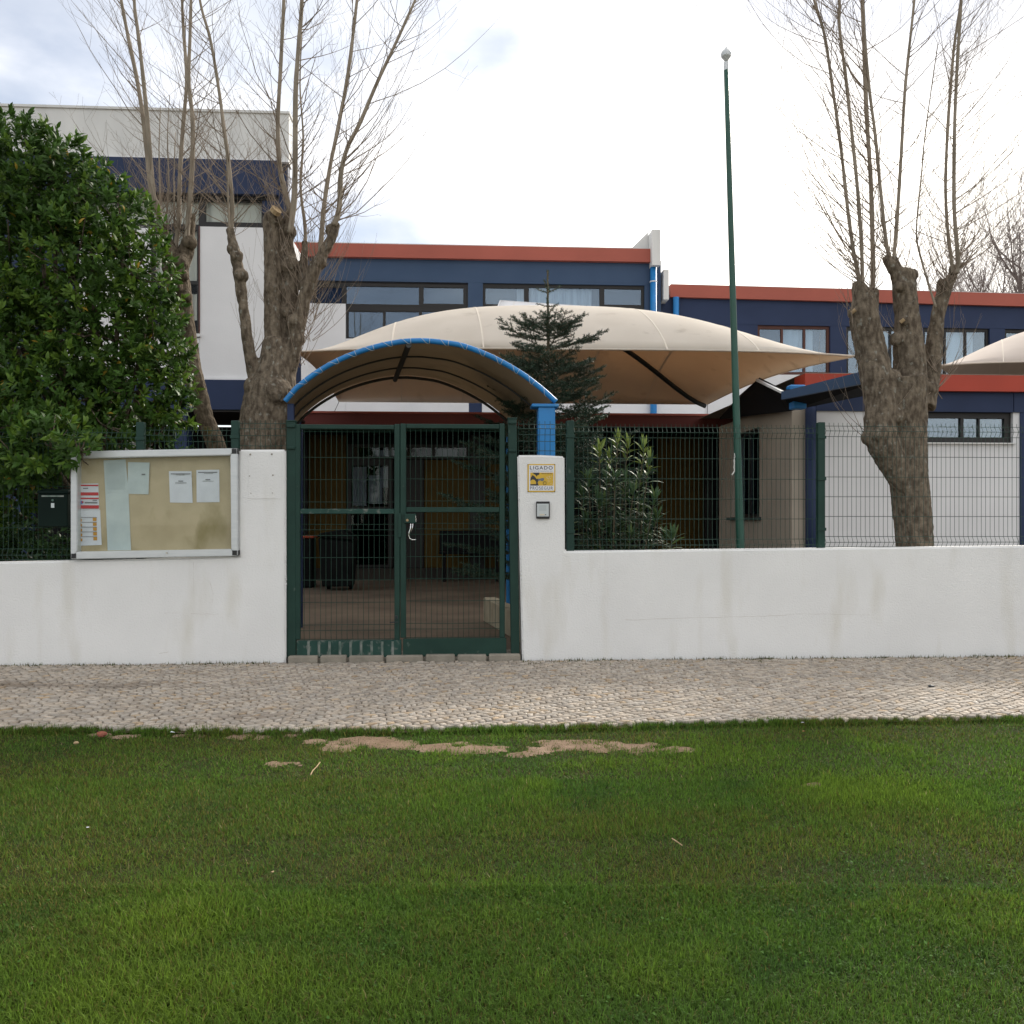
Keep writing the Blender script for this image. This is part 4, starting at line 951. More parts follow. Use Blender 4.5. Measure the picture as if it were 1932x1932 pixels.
# ---- right two storey block (lower roof), turned slightly with the photograph
YQ = 12.3
rb = thing('school_building', 'lower two storey school block with long red roof edge at right', 'building', (XU(1600,YQ),YQ,0), 'school buildings')
def slabQ(name, m, u0, v0a, u1, v1a, y=YQ, d=0.3, slope=0.0):
    # slope: extra drop (photo units) of the far right end
    xa, xb = XU(u0,y), XU(u1,y)
    zt0, zt1, zb0, zb1 = ZV(u0,v0a,y), ZV(u1,v0a+slope*(u1-u0),y), ZV(u0,v1a,y), ZV(u1,v1a+slope*(u1-u0),y)
    return MB().prism([(xa,y,zb0),(xb,y,zb1),(xb,y,zt1),(xa,y,zt0)], (0,d,0)).build(name, m, rb)
SL = 0.0265
slabQ('fascia', M['red'], 1265, 536.5, 2500, 560, YQ-.1, .45, SL); slabQ('roof', M['white_old'], 1266, 535.6, 2500, 536.3, YQ-.06, 9, SL)
slabQ('upper_wall', M['navy'], 1247.5, 556, 2500, 610, YQ, .3, 0.016)
def q(u, v): return v+(u-1430)*0.016
for a, b in ((1247.5,1429.5),(1566.5,1597),(1727,1742),(1867.5,1896),(2030,2500)):
    slabQ('pilaster', M['navy'], a, q(a,612.5), b, q(a,703), YQ, .3, 0.016)
for a, b in ((1429.7,1566.3),(1597.2,1726.8),(1742.2,1867.3),(1896.2,2029.8)):
    w = b-a; m = (a+b)/2; dq = q(m,0)
    window(rb, YQ, (a,612+dq,b,705+dq), [(a+5,619+dq,a+w*.33,700+dq),(a+w*.36,619+dq,a+w*.64,700+dq),(a+w*.67,619+dq,b-5,700+dq)], [((a+w*.36,619+dq,a+w*.8,700+dq),M['blind'])] if a < 1800 else (), mframe=M['frame_red'] if a < 1500 else M['frame'])
slabQ('wall', M['white'], 1330.3, 706, 2500, 1093, YQ, .3, 0.006)
downpipe(1275.5, 561, 740, YQ-.12, rb, 0.07)

# ---- single storey annex at right
YA = 4.25
an = thing('school_annex', 'single storey white annex with bright red roof edge behind the right tree', 'building', (XU(1750,YA),YA,0))
def slabA(name, m, u0, v0, u1, v1, y=YA, d=0.25): return MB().box(XU(u0,y), XU(u1,y), y, y+d, ZV(1730,v1,y), ZV(1730,v0,y)).build(name, m, an)
slabA('fascia', M['brightred'], 1519, 706.5, 2600, 737, YA-.12, .4); slabA('roof', M['concrete'], 1519, 705.2, 2600, 706.3, YA-.08, 6)
slabA('band', M['navy'], 1541, 737.2, 1912, 776.5, YA-.03, .25); slabA('band', M['navy'], 1913.5, 737.2, 2600, 776.5, YA-.03, .25)
XW = XU(1540,YA)
slabA('wall', M['white'], 1540, 776.7, 1746, 1100); slabA('wall', M['white'], 1746.2, 836, 1911, 1100); slabA('wall', M['white'], 1911.2, 776.7, 1925, 1100)
slabA('pilaster', M['navy'], 1925.2, 776.7, 2600, 1100, YA-.02, .25)
window(an, YA, (1746.2,777,1911,835.5), [(1752,788,1816,825),(1822,789,1850,825),(1853,789,1899,825)], [((1852,788,1900,826),mat('patterned_curtain',(0.34,0.28,0.19),(0.20,0.17,0.13),.9,14))], sill=(1744,835.7,1914,838), back=M['dark'])
# west side wall with its tall window, receding
xe = PY(1489,HZ,YA+.1).x
def zside(v, t): return EYE+(HZ-v)/FPX*t
yfar = YA+3.5; xw = xe
def side(name, m, y0, y1, z0, z1, x0=xe, d=0.25): return MB().box(x0, x0+d, y0, y1, z0, z1).build(name, m, an)
ws, we_ = YA+1.35, YA+2.75                           # tall window in the side wall
zt = 2.95; zsill = EYE+(985-975)/FPX*13.6
side('side_wall', M['shaded_white'], YA+.0, ws, -.05, zt); side('side_wall', M['shaded_white'], ws, we_, -.05, zsill); side('side_wall', M['shaded_white'], we_, yfar, -.05, zt); side('side_wall', M['shaded_white'], ws, we_, 2.72, zt)
w = MB().box(xe+.08, xe+.13, ws, ws+.06, zsill, 2.72); w.box(xe+.08, xe+.13, we_-.06, we_, zsill, 2.72); w.box(xe+.08, xe+.13, (ws+we_)/2-.03, (ws+we_)/2+.03, zsill, 2.72); w.box(xe+.082, xe+.128, ws+.06, we_-.06, zsill, zsill+.05); w.box(xe+.082, xe+.128, ws+.06, we_-.06, 2.66, 2.72)
w = w.build('window', M['frame'], an); MB().box(xe+.10, xe+.106, ws+.06, we_-.06, zsill+.05, 2.66).build('pane', M['glass'], w); MB().box(xe+.22, xe+.24, ws, we_, zsill, 2.72).build('room_back', M['dark'], w)
MB().box(xe-.07, xe+.08, ws-.08, we_+.08, zsill-.05, zsill-.003).build('sill', M['steel_dark'], w)
for u, yy, r in ((1513,YA+.15,.10),(1530,YA-.05,.075)):
    x = XU(u,yy); MB().tube([(x,yy,-.05),(x,yy,2.85)], r, 18).build('column', M['navy'], an, smooth=True)
side('corner_wall', M['dark'], YA+.25, YA+.4, -.05, 2.8, xe+.26, XU(1540,YA)-xe-.26)
# porch roof slab: navy edges, dark underside
A_, B_, C_ = PT(1433,716,13.4), PT(1479,740,11.3), PT(1640,702,10.3)
D_, E_ = PT(1640,738,12.4), PT(1330,794,16.2)
mb = MB()
def slab_poly(P, th): return MB().add(P+[p+Vector((0,0,th)) for p in P], [tuple(range(len(P)-1,-1,-1)), tuple(range(len(P),2*len(P)))]+[(i,(i+1)%len(P),(i+1)%len(P)+len(P),i+len(P)) for i in range(len(P))])
W1, W2, E2 = PT(1489,776,12.25), PT(1358,791,15.4), PT(1392,752,15.6)
mbp = MB()
def tri_slab(P, th=0.03):
    mbp.add(P+[p+Vector((0,0,th)) for p in P], [(2,1,0),(3,4,5),(0,1,4,3),(1,2,5,4),(2,0,3,5)])
for T in ((A_,B_,W1),(A_,W1,W2),(A_,W2,E2),(B_,PT(1640,725,10.3),W1),(PT(1640,725,10.3),PT(1640,745,12.3),W1)): tri_slab(list(T))
mbp.build('porch_roof', M['dark'], an)
def beam(p, q_, h0, h1, m, nm, th=0.05):
    d = (q_-p).cross(Vector((0,0,1))).normalized()*th
    MB().add([p, q_, q_+d, p+d, p+Vector((0,0,h0)), q_+Vector((0,0,h1)), q_+d+Vector((0,0,h1)), p+d+Vector((0,0,h0))], [(0,1,2,3),(7,6,5,4),(4,5,1,0),(5,6,2,1),(6,7,3,2),(7,4,0,3)]).build(nm, m, an)
beam(PT(1479,754.5,11.25), PT(1640,723,10.25), 0.10, 0.145, M['slate'], 'porch_beam')
beam(PT(1479,742,11.26), PT(1431,719,13.4), 0.03, 0.035, M['white_old'], 'porch_trim', -0.04)
p = PT(1502,740,11.7); MB().box(p.x-.11,p.x+.11,p.y-.08,p.y+.08,p.z-.02,p.z+.09).build('bracket', M['blue'], an, bevel=.02)
p = PT(1505,765,11.75); MB().box(p.x-.09,p.x+.09,p.y-.08,p.y+.08,p.z-.05,p.z+.05).build('bracket', M['blue'], an, bevel=.01)

# ------------------------------------------------------------------ things in the yard, seen through the gate
g = PG(640,1113,-0.02)
bn = thing('rubbish_container', 'black wheeled rubbish container with a sloping lid in the yard', 'container', (g.x,g.y,-.02))
MB().add([(g.x-.28,g.y-.26,.06),(g.x+.26,g.y-.26,.06),(g.x+.26,g.y+.26,.06),(g.x-.28,g.y+.26,.06),(g.x-.34,g.y-.32,.95),(g.x+.30,g.y-.32,.88),(g.x+.30,g.y+.34,.95),(g.x-.34,g.y+.34,1.0)], [(0,3,2,1),(4,5,6,7),(0,1,5,4),(1,2,6,5),(2,3,7,6),(3,0,4,7)]).build('body', M['bin'], bn, bevel=.02)
MB().prism([(g.x-.36,g.y-.36,.97),(g.x+.32,g.y-.36,.90),(g.x+.28,g.y-.36,1.0),(g.x+.05,g.y-.36,1.10),(g.x-.3,g.y-.36,1.04)], (0,.74,0)).build('lid', M['bin'], bn, bevel=.02)
for sx in (-.22,.2): MB().tube([(g.x+sx-.03,g.y+.2,.08),(g.x+sx+.03,g.y+.2,.08)], .10, 12).build('wheel', M['bin'], bn)
g = PG(572,1108,-0.02)
ob = thing('rubbish_bin', 'dark bin with an orange lid behind the left gate leaf', 'bin', (g.x,g.y,-.02))
MB().box(g.x-.2,g.x+.22,g.y-.2,g.y+.2,-.02,.93).build('body', M['bin'], ob, bevel=.03); MB().box(g.x-.22,g.x+.24,g.y-.22,g.y+.22,.932,.985).build('lid', M['orange'], ob, bevel=.015)
yb = YW-.6
tb = thing('bench', 'dark bench with a solid back against the yellow panels', 'bench', (XU(886,yb),yb,0))
x0, x1, z0, z1 = RC(829,1001,946,1040,yb)
MB().box(x0,x1,yb+.05,yb+.1,z0,z1).build('backrest', M['dark'], tb, bevel=.01); MB().box(x0,x1,yb-.35,yb+.05,z0-.05,z0).build('seat', M['dark'], tb, bevel=.01)
for f in (.08,.92): MB().box(x0+(x1-x0)*f-.03,x0+(x1-x0)*f+.03,yb-.3,yb+.05,-.02,z0-.05).build('leg', M['dark'], tb)
# low stone edging beside the entrance path
pn, pf = PG(950,1195,-.02), PG(912,1172,-.02); dv = (pf-pn).normalized()
ke = thing('planter_edging', 'low pale stone edging beside the path behind the right gate leaf', 'edging', pn)
q0 = pn-dv*1.1; nrm = Vector((dv.y,-dv.x,0))
for k in range(4):
    L_ = (pf-q0).length/4; a = q0+dv*(L_*k+.006); b = q0+dv*(L_*(k+1)-.006)
    MB().prism([a, b, b+nrm*.16, a+nrm*.16], (0,0,.30+random.uniform(-.008,.008))).build('block', M['palestone'], ke, bevel=.012)
MB().prism([q0+nrm*.161+Vector((0,0,.0)), pf+nrm*.161, pf+nrm*1.3, q0+nrm*1.3], (0,0,.22)).build('bed', M['earth'], ke)

# ------------------------------------------------------------------ trees
def remeshed(mb, voxel, amp, name, seed):
    me0 = mb.mesh('tmp'); o = bpy.data.objects.new('tmp', me0); COL.objects.link(o)
    md = o.modifiers.new('r', 'REMESH'); md.mode = 'VOXEL'; md.voxel_size = voxel; md.use_smooth_shade = True
    ms = o.modifiers.new('s', 'SMOOTH'); ms.factor = 0.5; ms.iterations = 3
    dg = bpy.context.evaluated_depsgraph_get(); dg.update()
    me = bpy.data.meshes.new_from_object(o.evaluated_get(dg)); bpy.data.objects.remove(o); bpy.data.meshes.remove(me0)
    me.name = name
    n = len(me.vertices); co = np.empty(n*3, np.float32); no = np.empty(n*3, np.float32)
    me.vertices.foreach_get('co', co); me.vertices.foreach_get('normal', no); co = co.reshape(-1,3); no = no.reshape(-1,3)
    d = np.empty(n, np.float32)
    for i in range(n):
        x, y, z = co[i]
        d[i] = mnoise.noise((x*7+seed, y*7, z*3))*0.55 + mnoise.noise((x*20, y*20+seed, z*7))*0.35 + mnoise.noise((x*42, y*42, z*18+seed))*0.32
    co += no*(d*amp)[:,None]; me.vertices.foreach_set('co', co.ravel()); me.update(); return me
def px(P, y): return [PY(u, v, y+dy) for (u, v, *r) in P for dy in [r[1] if len(r) > 1 else 0]]
def scale_at(y): return (y+DW)/FPX
class Twigs:
    def __init__(s): s.mb = MB(); s.n = 0
    def twig(s, p, d, L_, r, depth, up=0.5, nseg=6, wob=0.10):
        pts = [p]; rad = [r]; dd = d.normalized(); q = p.copy(); step = L_/nseg
        for i in range(nseg):
            dd = (dd+Vector((0,0,up/nseg))+Vector((random.gauss(0,wob),random.gauss(0,wob),random.gauss(0,wob*.5)))).normalized()
            q = q+dd*step; pts.append(q); rad.append(max(0.0011, r*(1-0.85*(i+1)/nseg)))
            if depth > 0 and i >= 1:
                for _ in range(random.choice((0,1,1,2)) if depth > 1 else random.choice((0,0,1,1))):
                    sd = Vector((random.gauss(0,1),random.gauss(0,1),random.gauss(0.2,.5))).normalized()
                    s.twig(q, (dd*0.75+sd*0.75), L_*random.uniform(.22,.48), rad[-1]*.6, depth-1, up*.8, 4, wob)
        s.mb.tube(pts, rad, 3, cap=False); s.n += 1
def pollard(label, y, trunk_tubes, knobs, shoots, wands, seed, bark, name='pollarded_tree', twigdens=1.0, out=0.0, cut=(), xmul=1.0):
    random.seed(seed)
    sc = scale_at(y)
    t0 = trunk_tubes[0][0]; g0 = PY(t0[0], t0[1], y)
    t = thing(name, label, 'tree', (g0.x, y, 0), 'pollarded trees behind the wall')
    mb = MB()
    for tube in trunk_tubes:
        P = []; R = []
        for (u, v, w, dy) in tube: P.append(PY(u, v, y+dy)); R.append(w/2*sc)
        n = len(P); 
        PP = smooth_pts(P, 4); RR = []
        for i in range(n-1):
            for k in range(4): RR.append(R[i]*(1-k/4)+R[i+1]*k/4)
        RR.append(R[-1]); mb.tube(PP, RR, 14)
    for (u, v, r, dy) in knobs:
        p = PY(u, v, y+dy); rr = r*sc
        mb.lathe(p, [(rr*math.sin(a), -rr*math.cos(a)) for a in [math.pi*k/7 for k in range(1,7)]], 10)
    me = remeshed(mb, 0.012, 0.019, 'trunk', seed); tr = link(me, 'trunk', bark, t, True)
    for (u, v, r, dy) in cut:
        p = PY(u, v, y+dy); MB().tube([p+Vector((-.02,.01,-.01)), p+Vector((.012,-.012,.02))], r*sc, 10).build('cut_face', M['cutwood'], t)
    tw_ = Twigs()
    cx = sum(PY(*s_[0][0][:2], y).x for s_ in shoots)/max(1,len(shoots))
    for path, w0, w1, dy in shoots:
        P = smooth_pts([PY(u, v, y+dy*(0.35+0.65*i/(len(path)-1))) for i, (u, v) in enumerate(path)], 5)
        n = len(P); R = [(w0+(w1-w0)*i/(n-1))/2*sc*0.88 for i in range(n)]
        # small knots along the shoot
        R2 = [r*(1+random.uniform(-.07,.10)) for r in R]
        MB().tube(P, R2, 8).build('shoot', M['shoot'], t, smooth=True)
        for i in range(2, n):
            for _ in range(3):
                if random.random() < 0.40*twigdens:
                    a = random.uniform(0, 2*math.pi); side = Vector((math.cos(a), math.sin(a)*.8, 0))
                    if random.random() < 0.45+out and abs(P[i].x-cx) > .1: side.x = abs(side.x)*(1 if P[i].x > cx else -1)
                    L_ = random.choice((.25,.4,.6,.8,1.0))*random.uniform(.7,1.2)*(1.0+.9*min(1, max(0, side.x*(1 if P[i].x > cx else -1))*abs(P[i].x-cx)*2.5))
                    f = i/n
                    tw_.twig(P[i].lerp(P[i-1], random.random()), side+Vector((0,0,random.uniform(.35,.9))), L_, R[i]*0.20+.0019, 2 if L_ > .5 else 1, up=0.7)
    for (u, v, n, L0, L1, sp) in wands:
        for _ in range(n):
            p = PY(u+random.gauss(0,6), v+random.gauss(0,6), y+random.gauss(0,.05)); a = random.gauss(0, 1)
            tw_.twig(p, Vector((sp*random.choice((-1,1))*abs(random.gauss(.5,.4)) if sp < 9 else random.gauss(0,.5), random.gauss(0,.35), random.uniform(.3,1.1))), random.uniform(L0,L1), .0042, 1, up=1.3, nseg=7, wob=.07)
    tag(tw_.mb.build('twigs', M['twig'], t), kind='stuff'); return t

# middle tree beside the gate
pollard('thick pollarded tree left of the arched canopy, three stems and long bare shoots', 1.7,
    [[(500,1250,110,0),(500,1000,104,0),(498,860,100,0),(503,790,98,0),(512,735,92,0),(522,690,70,0),(520,640,46,0)],
     [(490,745,50,0),(482,710,30,-.05),(474,680,24,-.1),(466,630,20,-.12),(459,580,19,-.12),(452,525,20,-.12),(446,490,21,-.12),(439,455,17,-.12),(434,430,15,-.12)],
     [(518,700,48,0),(516,640,36,0),(515,560,31,0),(513,480,30,0),(512,425,30,0),(513,403,26,0)],
     [(525,700,50,.05),(540,630,38,.1),(547,570,32,.1),(546,510,32,.1),(541,465,27,.1),(543,430,22,.1),(548,395,15,.1)],
     [(530,720,50,0),(553,660,30,-.05),(566,600,26,-.05),(578,550,26,-.05),(592,512,24,-.05),(608,480,20,-.05),(625,448,18,-.05),(634,420,15,-.05)],
     [(578,552,22,.05),(572,515,18,.1),(575,470,13,.1),(576,455,11,.1)]],
    [(440,470,12,-.12),(455,520,13,-.14),(447,484,12,-.14),(517,412,17,-.03),(545,500,19,.06),(578,540,16,-.02),(556,610,17,-.06),(604,494,13,-.06),(545,438,15,.07),(624,434,11,-.04),(520,740,30,-.15),(500,800,26,-.15),(562,640,14,-.07),(480,730,20,-.1),(512,545,13,-.04),(541,590,14,.03)],
    [([(436,436),(438,400),(437,368),(432,313),(422,238),(412,163),(397,75),(379,10),(362,-90)], 10, 4.5, -.15),
     ([(433,432),(430,370),(428,300),(422,238)], 5, 2, -.3),
     ([(541,440),(545,392),(529,323),(524,238),(529,136),(535,14),(538,-100)], 12, 6, .3),
     ([(547,440),(555,375),(557,289),(558,170),(565,68),(569,14),(574,-100)], 13, 7, -.1),
     ([(603,482),(607,440),(611,392),(623,313),(637,245),(657,136),(672,14),(684,-90)], 11, 6, .4),
     ([(630,425),(640,392),(643,330),(655,280),(680,230),(712,155),(745,85),(778,12),(805,-50)], 12, 4.5, -.3),
     ([(576,460),(575,423),(567,350),(572,260),(566,160),(570,60)], 8, 2, .5)],
    [(575,540,16,.4,1.1,1),(600,500,10,.4,1.0,9),(540,470,10,.3,.9,9),(515,405,12,.4,.9,9),(440,440,10,.3,.8,9),(560,640,12,.5,1.2,1),(500,720,8,.4,.8,9),(620,440,10,.5,1.0,9),(585,600,10,.6,1.2,1),(455,600,3,.3,.6,9),(480,660,5,.3,.6,1),(590,560,16,.6,1.3,1),(580,640,14,.5,1.2,1),(565,690,8,.4,.9,1)],
    21, M['bark'], out=.15, cut=[(521,399,10,-.13)])
# tree behind the leafy one
pollard('pollarded tree with a knobbly forked head partly hidden by the leafy tree', 3.0,
    [[(440,1160,40,0),(425,920,38,0),(408,840,34,0),(386,786,32,0),(366,710,34,0),(350,630,38,0),(340,565,42,0),(333,515,46,0),(330,485,50,0)],
     [(325,500,34,0),(314,462,30,0),(309,440,20,0),(302,415,14,0)],[(340,505,34,.05),(352,470,28,.05),(358,440,20,.05),(361,416,15,.05)]],
    [(306,468,14,-.1),(318,476,16,-.1),(358,458,14,0),(340,498,15,-.12),(345,520,12,-.2),(352,560,12,-.15),(361,412,9,.05),(330,540,14,-.15),(318,505,13,-.1),(345,600,11,-.2)],
    [([(305,425),(293,390),(285,361),(272,238),(259,153),(245,85),(231,14),(215,-80)], 12, 6, .2),
     ([(307,425),(297,385),(289,361),(279,238),(269,136),(259,51),(254,14),(250,-80)], 11, 6, -.2),
     ([(330,470),(337,422),(339,340),(344,255),(352,153),(347,68),(344,14),(342,-80)], 11, 5, .1),
     ([(352,455),(354,429),(361,340),(364,238),(356,153),(358,85),(360,14),(362,-80)], 12, 5.5, -.1),
     ([(312,440),(318,350),(316,260),(320,180)], 4, 1.5, .1),([(330,430),(328,340),(331,250)], 4, 1.5, .2),([(305,440),(300,300),(303,200)], 4, 1.5, .2)],
    [(310,440,26,.5,1.4,9),(340,440,18,.4,1.2,9),(358,420,10,.4,1.0,9),(310,465,8,.4,.8,9)],
    33, M['bark_moss'], out=.3, twigdens=0.65)
# right tree
pollard('pollarded tree behind the mesh fence at right with three stubby limbs and straight bare shoots', 1.15,
    [[(1728,1240,76,0),(1726,1030,70,0),(1720,960,72,0),(1714,900,72,0),(1710,850,74,0),(1708,800,80,0),(1702,750,92,0),(1698,715,96,0)],
     [(1716,935,40,-.05),(1688,880,52,-.08),(1668,840,62,-.1),(1662,800,60,-.1),(1664,760,62,-.08),(1654,715,62,-.05),(1643,660,58,0),(1631,600,54,0),(1630,566,46,0),(1622,545,30,0),(1618,530,18,0)],
     [(1640,600,34,0),(1645,570,28,.05),(1647,545,20,.05)],
     [(1712,760,74,0),(1716,700,62,0),(1713,650,56,0),(1711,590,46,0),(1706,545,45,0),(1705,518,40,0),(1706,508,34,0)],
     [(1700,545,30,0),(1690,515,22,-.02),(1678,497,17,-.03),(1668,484,12,-.03)],[(1697,518,24,0),(1690,500,18,0),(1686,484,12,0)],
     [(1735,765,60,.05),(1752,715,40,.08),(1760,670,34,.1),(1766,620,28,.1),(1774,575,27,.1),(1785,540,25,.1),(1797,520,20,.1),(1803,500,15,.1)],
     [(1778,560,22,.1),(1776,535,18,.1),(1779,527,12,.1)]],
    [(1642,826,17,-.1),(1660,820,16,-.2),(1612,590,12,-.02),(1668,730,14,-.16),(1700,540,12,-.10),(1708,606,10,-.10),(1694,640,14,-.06),(1684,712,16,-.12),(1632,690,13,-.03),(1752,735,18,0),(1718,520,14,0),(1799,508,10,.07),(1690,785,16,-.16)],
    [([(1622,545),(1618,510),(1610,473),(1599,392),(1588,292),(1574,189),(1556,68),(1539,11),(1515,-90)], 9, 5.5, .1),
     ([(1626,545),(1627,514),(1623,419),(1612,297),(1596,149),(1584,54),(1584,11),(1582,-90)], 9, 5.5, -.1),
     ([(1645,560),(1647,514),(1645,406),(1642,324),(1635,216),(1630,81),(1627,11),(1622,-90)], 11, 8, .15),
     ([(1686,500),(1677,481),(1669,433),(1658,324),(1650,243),(1642,184),(1634,100),(1629,11)], 9, 5.5, -.1),
     ([(1688,500),(1687,481),(1693,406),(1700,297),(1707,176),(1715,95),(1724,11),(1732,-80)], 9, 5, .1),
     ([(1766,580),(1750,530),(1734,473),(1729,433),(1739,324),(1745,257),(1758,162),(1770,80)], 5, 2, .2),
     ([(1798,515),(1796,500),(1788,433),(1784,351),(1788,243),(1796,135),(1801,81),(1812,5),(1820,-80)], 8, 5, .1),
     ([(1803,515),(1809,500),(1804,446),(1800,379),(1801,243),(1806,122),(1812,27),(1818,-80)], 9.5, 6, -.1)],
    [(1610,600,22,.35,.9,1),(1625,690,10,.4,.8,1),(1636,820,10,.4,.9,-1),(1640,560,10,.3,.7,9),(1762,735,12,.5,.9,1),(1765,700,10,.4,.9,1),(1700,640,6,.3,.6,9),(1790,530,14,.5,1.2,1),(1780,540,8,.4,.9,9),(1700,500,8,.3,.7,9)],
    55, M['bark'], out=.25, twigdens=1.05, cut=[(1668,727,4.5,-.20),(1611,588,3.5,-.08),(1703,606,3.5,-.165)])

# leafy evergreen at left: whorls of glossy leaves on a real branch frame
def leaf_mesh(P, D, N, Ln, Wd, fold=0.25, droop=0.15):
    """arrays: base points, directions, normals, length, width -> folded pointed leaves of 6 vertices"""
    S = np.cross(D, N); S /= np.linalg.norm(S, axis=1, keepdims=True)+1e-9
    N2 = np.cross(S, D); n = len(P); V = np.empty((n,6,3))
    L_ = Ln[:,None]; W = Wd[:,None]/2
    V[:,0] = P; V[:,1] = P+D*L_*.38+S*W+N2*W*fold; V[:,2] = P+D*L_*.38-S*W+N2*W*fold
    V[:,3] = P+D*L_*.72+S*W*.75+N2*(W*fold-L_*droop*.4); V[:,4] = P+D*L_*.72-S*W*.75+N2*(W*fold-L_*droop*.4); V[:,5] = P+D*L_-N2*L_*droop
    F = np.array([(0,1,2),(1,3,4),(1,4,2),(3,5,4)])[None]+(np.arange(n)*6)[:,None,None]
    return V.reshape(-1,3), F.reshape(-1,3)
def leafy_tree():
    random.seed(5)
    Y0 = 1.25; sc = scale_at(Y0)
    lobes = [(20,345,120,.1),(100,345,95,0),(60,290,62,0),(165,385,85,.1),(-90,420,150,.2),(235,430,72,.1),(20,500,150,.1),(140,520,130,0),(250,520,80,.1),(282,590,62,.1),(180,630,120,0),(290,660,66,.15),(40,660,140,.1),(-80,640,150,.2),(320,720,48,.2),(250,740,95,.1),(120,760,110,-.1),(20,800,100,-.5),(-70,800,120,-.3),(330,780,40,.25),(200,805,55,-.3),(95,845,72,-1.05),(40,860,70,-.95),(-50,900,90,-.5),(150,850,36,-1.35),(300,815,34,.2),(10,960,70,.1),(-40,1010,70,.2)]
    cen = np.array([PY(u, v, Y0+dy)[:] for u, v, r, dy in lobes]); rad = np.array([r*scale_at(Y0+dy) for u, v, r, dy in lobes])
    base = PY(190, 1050, Y0+.4)
    t = thing('evergreen_tree', 'dense leafy evergreen tree overhanging the notice board at left', 'tree', (base.x, base.y, 0))
    # branch frame
    mb = MB(); fork = Vector((base.x-.1, base.y, 1.5))
    mb.tube([(base.x,base.y,-.05),(base.x-.03,base.y,.8),fork], [.12,.10,.09], 9)
    for c, r in zip(cen, rad):
        c = Vector(c); m1 = fork.lerp(c, .5)+Vector((random.uniform(-.1,.1),random.uniform(-.1,.1),random.uniform(-.25,.05)))
        mb.tube(smooth_pts([fork, m1, c], 4), [.05-.04*i/8 for i in range(9)], 6)
        for _ in range(7):
            d = Vector((random.gauss(0,1),random.gauss(0,1),random.gauss(.3,1))).normalized()*r*.85
            mb.tube([c, c+d*.5+Vector((0,0,-.03)), c+d], [.012,.008,.004], 4)
    mb.build('trunk', M['bark'], t, smooth=True)
    # whorls
    area = rad**2; nW = 6600; pick = rng.choice(len(rad), nW, p=area/area.sum())
    d = rng.normal(size=(nW,3)); d /= np.linalg.norm(d, axis=1, keepdims=True)
    rr = rad[pick]*(0.50+0.52*rng.random(nW)**0.6)
    P = cen[pick]+d*rr[:,None]
    # thin out those buried deep inside other lobes
    dist = np.linalg.norm(P[:,None]-cen[None], axis=2)/rad[None]
    depth = (dist < 0.6).sum(1); keep = rng.random(nW) > np.clip(depth*0.35, 0, .8)
    P = P[keep]; d = d[keep]; nW = len(P)
    ax = d*0.75+np.array([0,-.15,.55])+rng.normal(0,.3,(nW,3)); ax /= np.linalg.norm(ax, axis=1, keepdims=True)
    k = 9; A = np.repeat(ax, k, 0); B = np.repeat(P, k, 0); n = len(A)
    ref = rng.normal(size=(n,3)); sd = ref-A*(ref*A).sum(1,keepdims=True); sd /= np.linalg.norm(sd, axis=1, keepdims=True)
    f = np.tile(np.linspace(0,1,k), nW); spread = (1.25-0.95*f)[:,None]
    D = A*(1-spread*.45)+sd*spread; D /= np.linalg.norm(D, axis=1, keepdims=True)
    B = B+A*(f*.07-.035)[:,None]
    Ln = 0.060+0.045*rng.random(n); Wd = Ln*(0.34+0.08*rng.random(n))
    V, F = leaf_mesh(B, D, A+rng.normal(0,.15,(n,3)), Ln, Wd)
    young = np.repeat(rng.random(nW) < .25, k); tint = np.repeat(rng.random(nW), k)
    col = np.where(young[:,None], np.array([0.105,0.185,0.024]), np.array([0.050,0.108,0.018])*(0.75+0.5*tint[:,None]))
    col = col*(0.75+0.5*rng.random((n,1))); yl = rng.random(n) < .009; col[yl] = np.array([0.32,0.22,0.03])
    me = np_mesh('crown', V, F, np.repeat(col, 6, 0)); tag(link(me, 'crown', M['leaf'], t), kind='stuff')
leafy_tree()
def hedge_fill():
    # low dark shrub behind the fence, left of the board and below the trees
    n = 2600; x = rng.uniform(XU(-200,.7), XU(400,.7), n); y = rng.uniform(.45,1.3,n); z = rng.uniform(.1,1.25,n)*(0.6+.4*fbm(x*2,y*2,9))
    z = np.where((x > XU(290,.7)) & (x < XU(385,.7)), z*1.0+.95*rng.random(n), z*1.2)
    P = np.stack([x,y,z],1); D = rng.normal(size=(n,3))+np.array([0,-.4,.6]); D /= np.linalg.norm(D,axis=1,keepdims=True)
    k = 5; B = np.repeat(P,k,0)+rng.normal(0,.04,(n*k,3)); DD = np.repeat(D,k,0)+rng.normal(0,.6,(n*k,3)); DD /= np.linalg.norm(DD,axis=1,keepdims=True)
    m = n*k; Ln = .05+.04*rng.random(m)
    V, F = leaf_mesh(B, DD, rng.normal(size=(m,3))+np.array([0,0,1.5]), Ln, Ln*.4)
    col = np.array([0.028,0.062,0.018])*(0.6+.8*rng.random((m,1)))
    mid = (XU(150,.7), .8, 0)
    me = np_mesh('crown', V, F, np.repeat(col,6,0)); t = thing('low_shrub', 'low dark shrub behind the mesh fence under the leafy tree', 'shrub', mid)
    tag(link(me, 'crown', M['leaf'], t), kind='stuff')
    mb = MB()
    for i in range(26):
        xx = random.uniform(XU(-150,.7), XU(390,.7)); mb.tube([(xx,.85,-.05),(xx+random.uniform(-.1,.1),.8,.4),(xx+random.uniform(-.2,.2),.8+random.uniform(-.2,.2),.95)], [.012,.009,.004], 5)
    mb.build('stem', M['bark'], t)
hedge_fill()

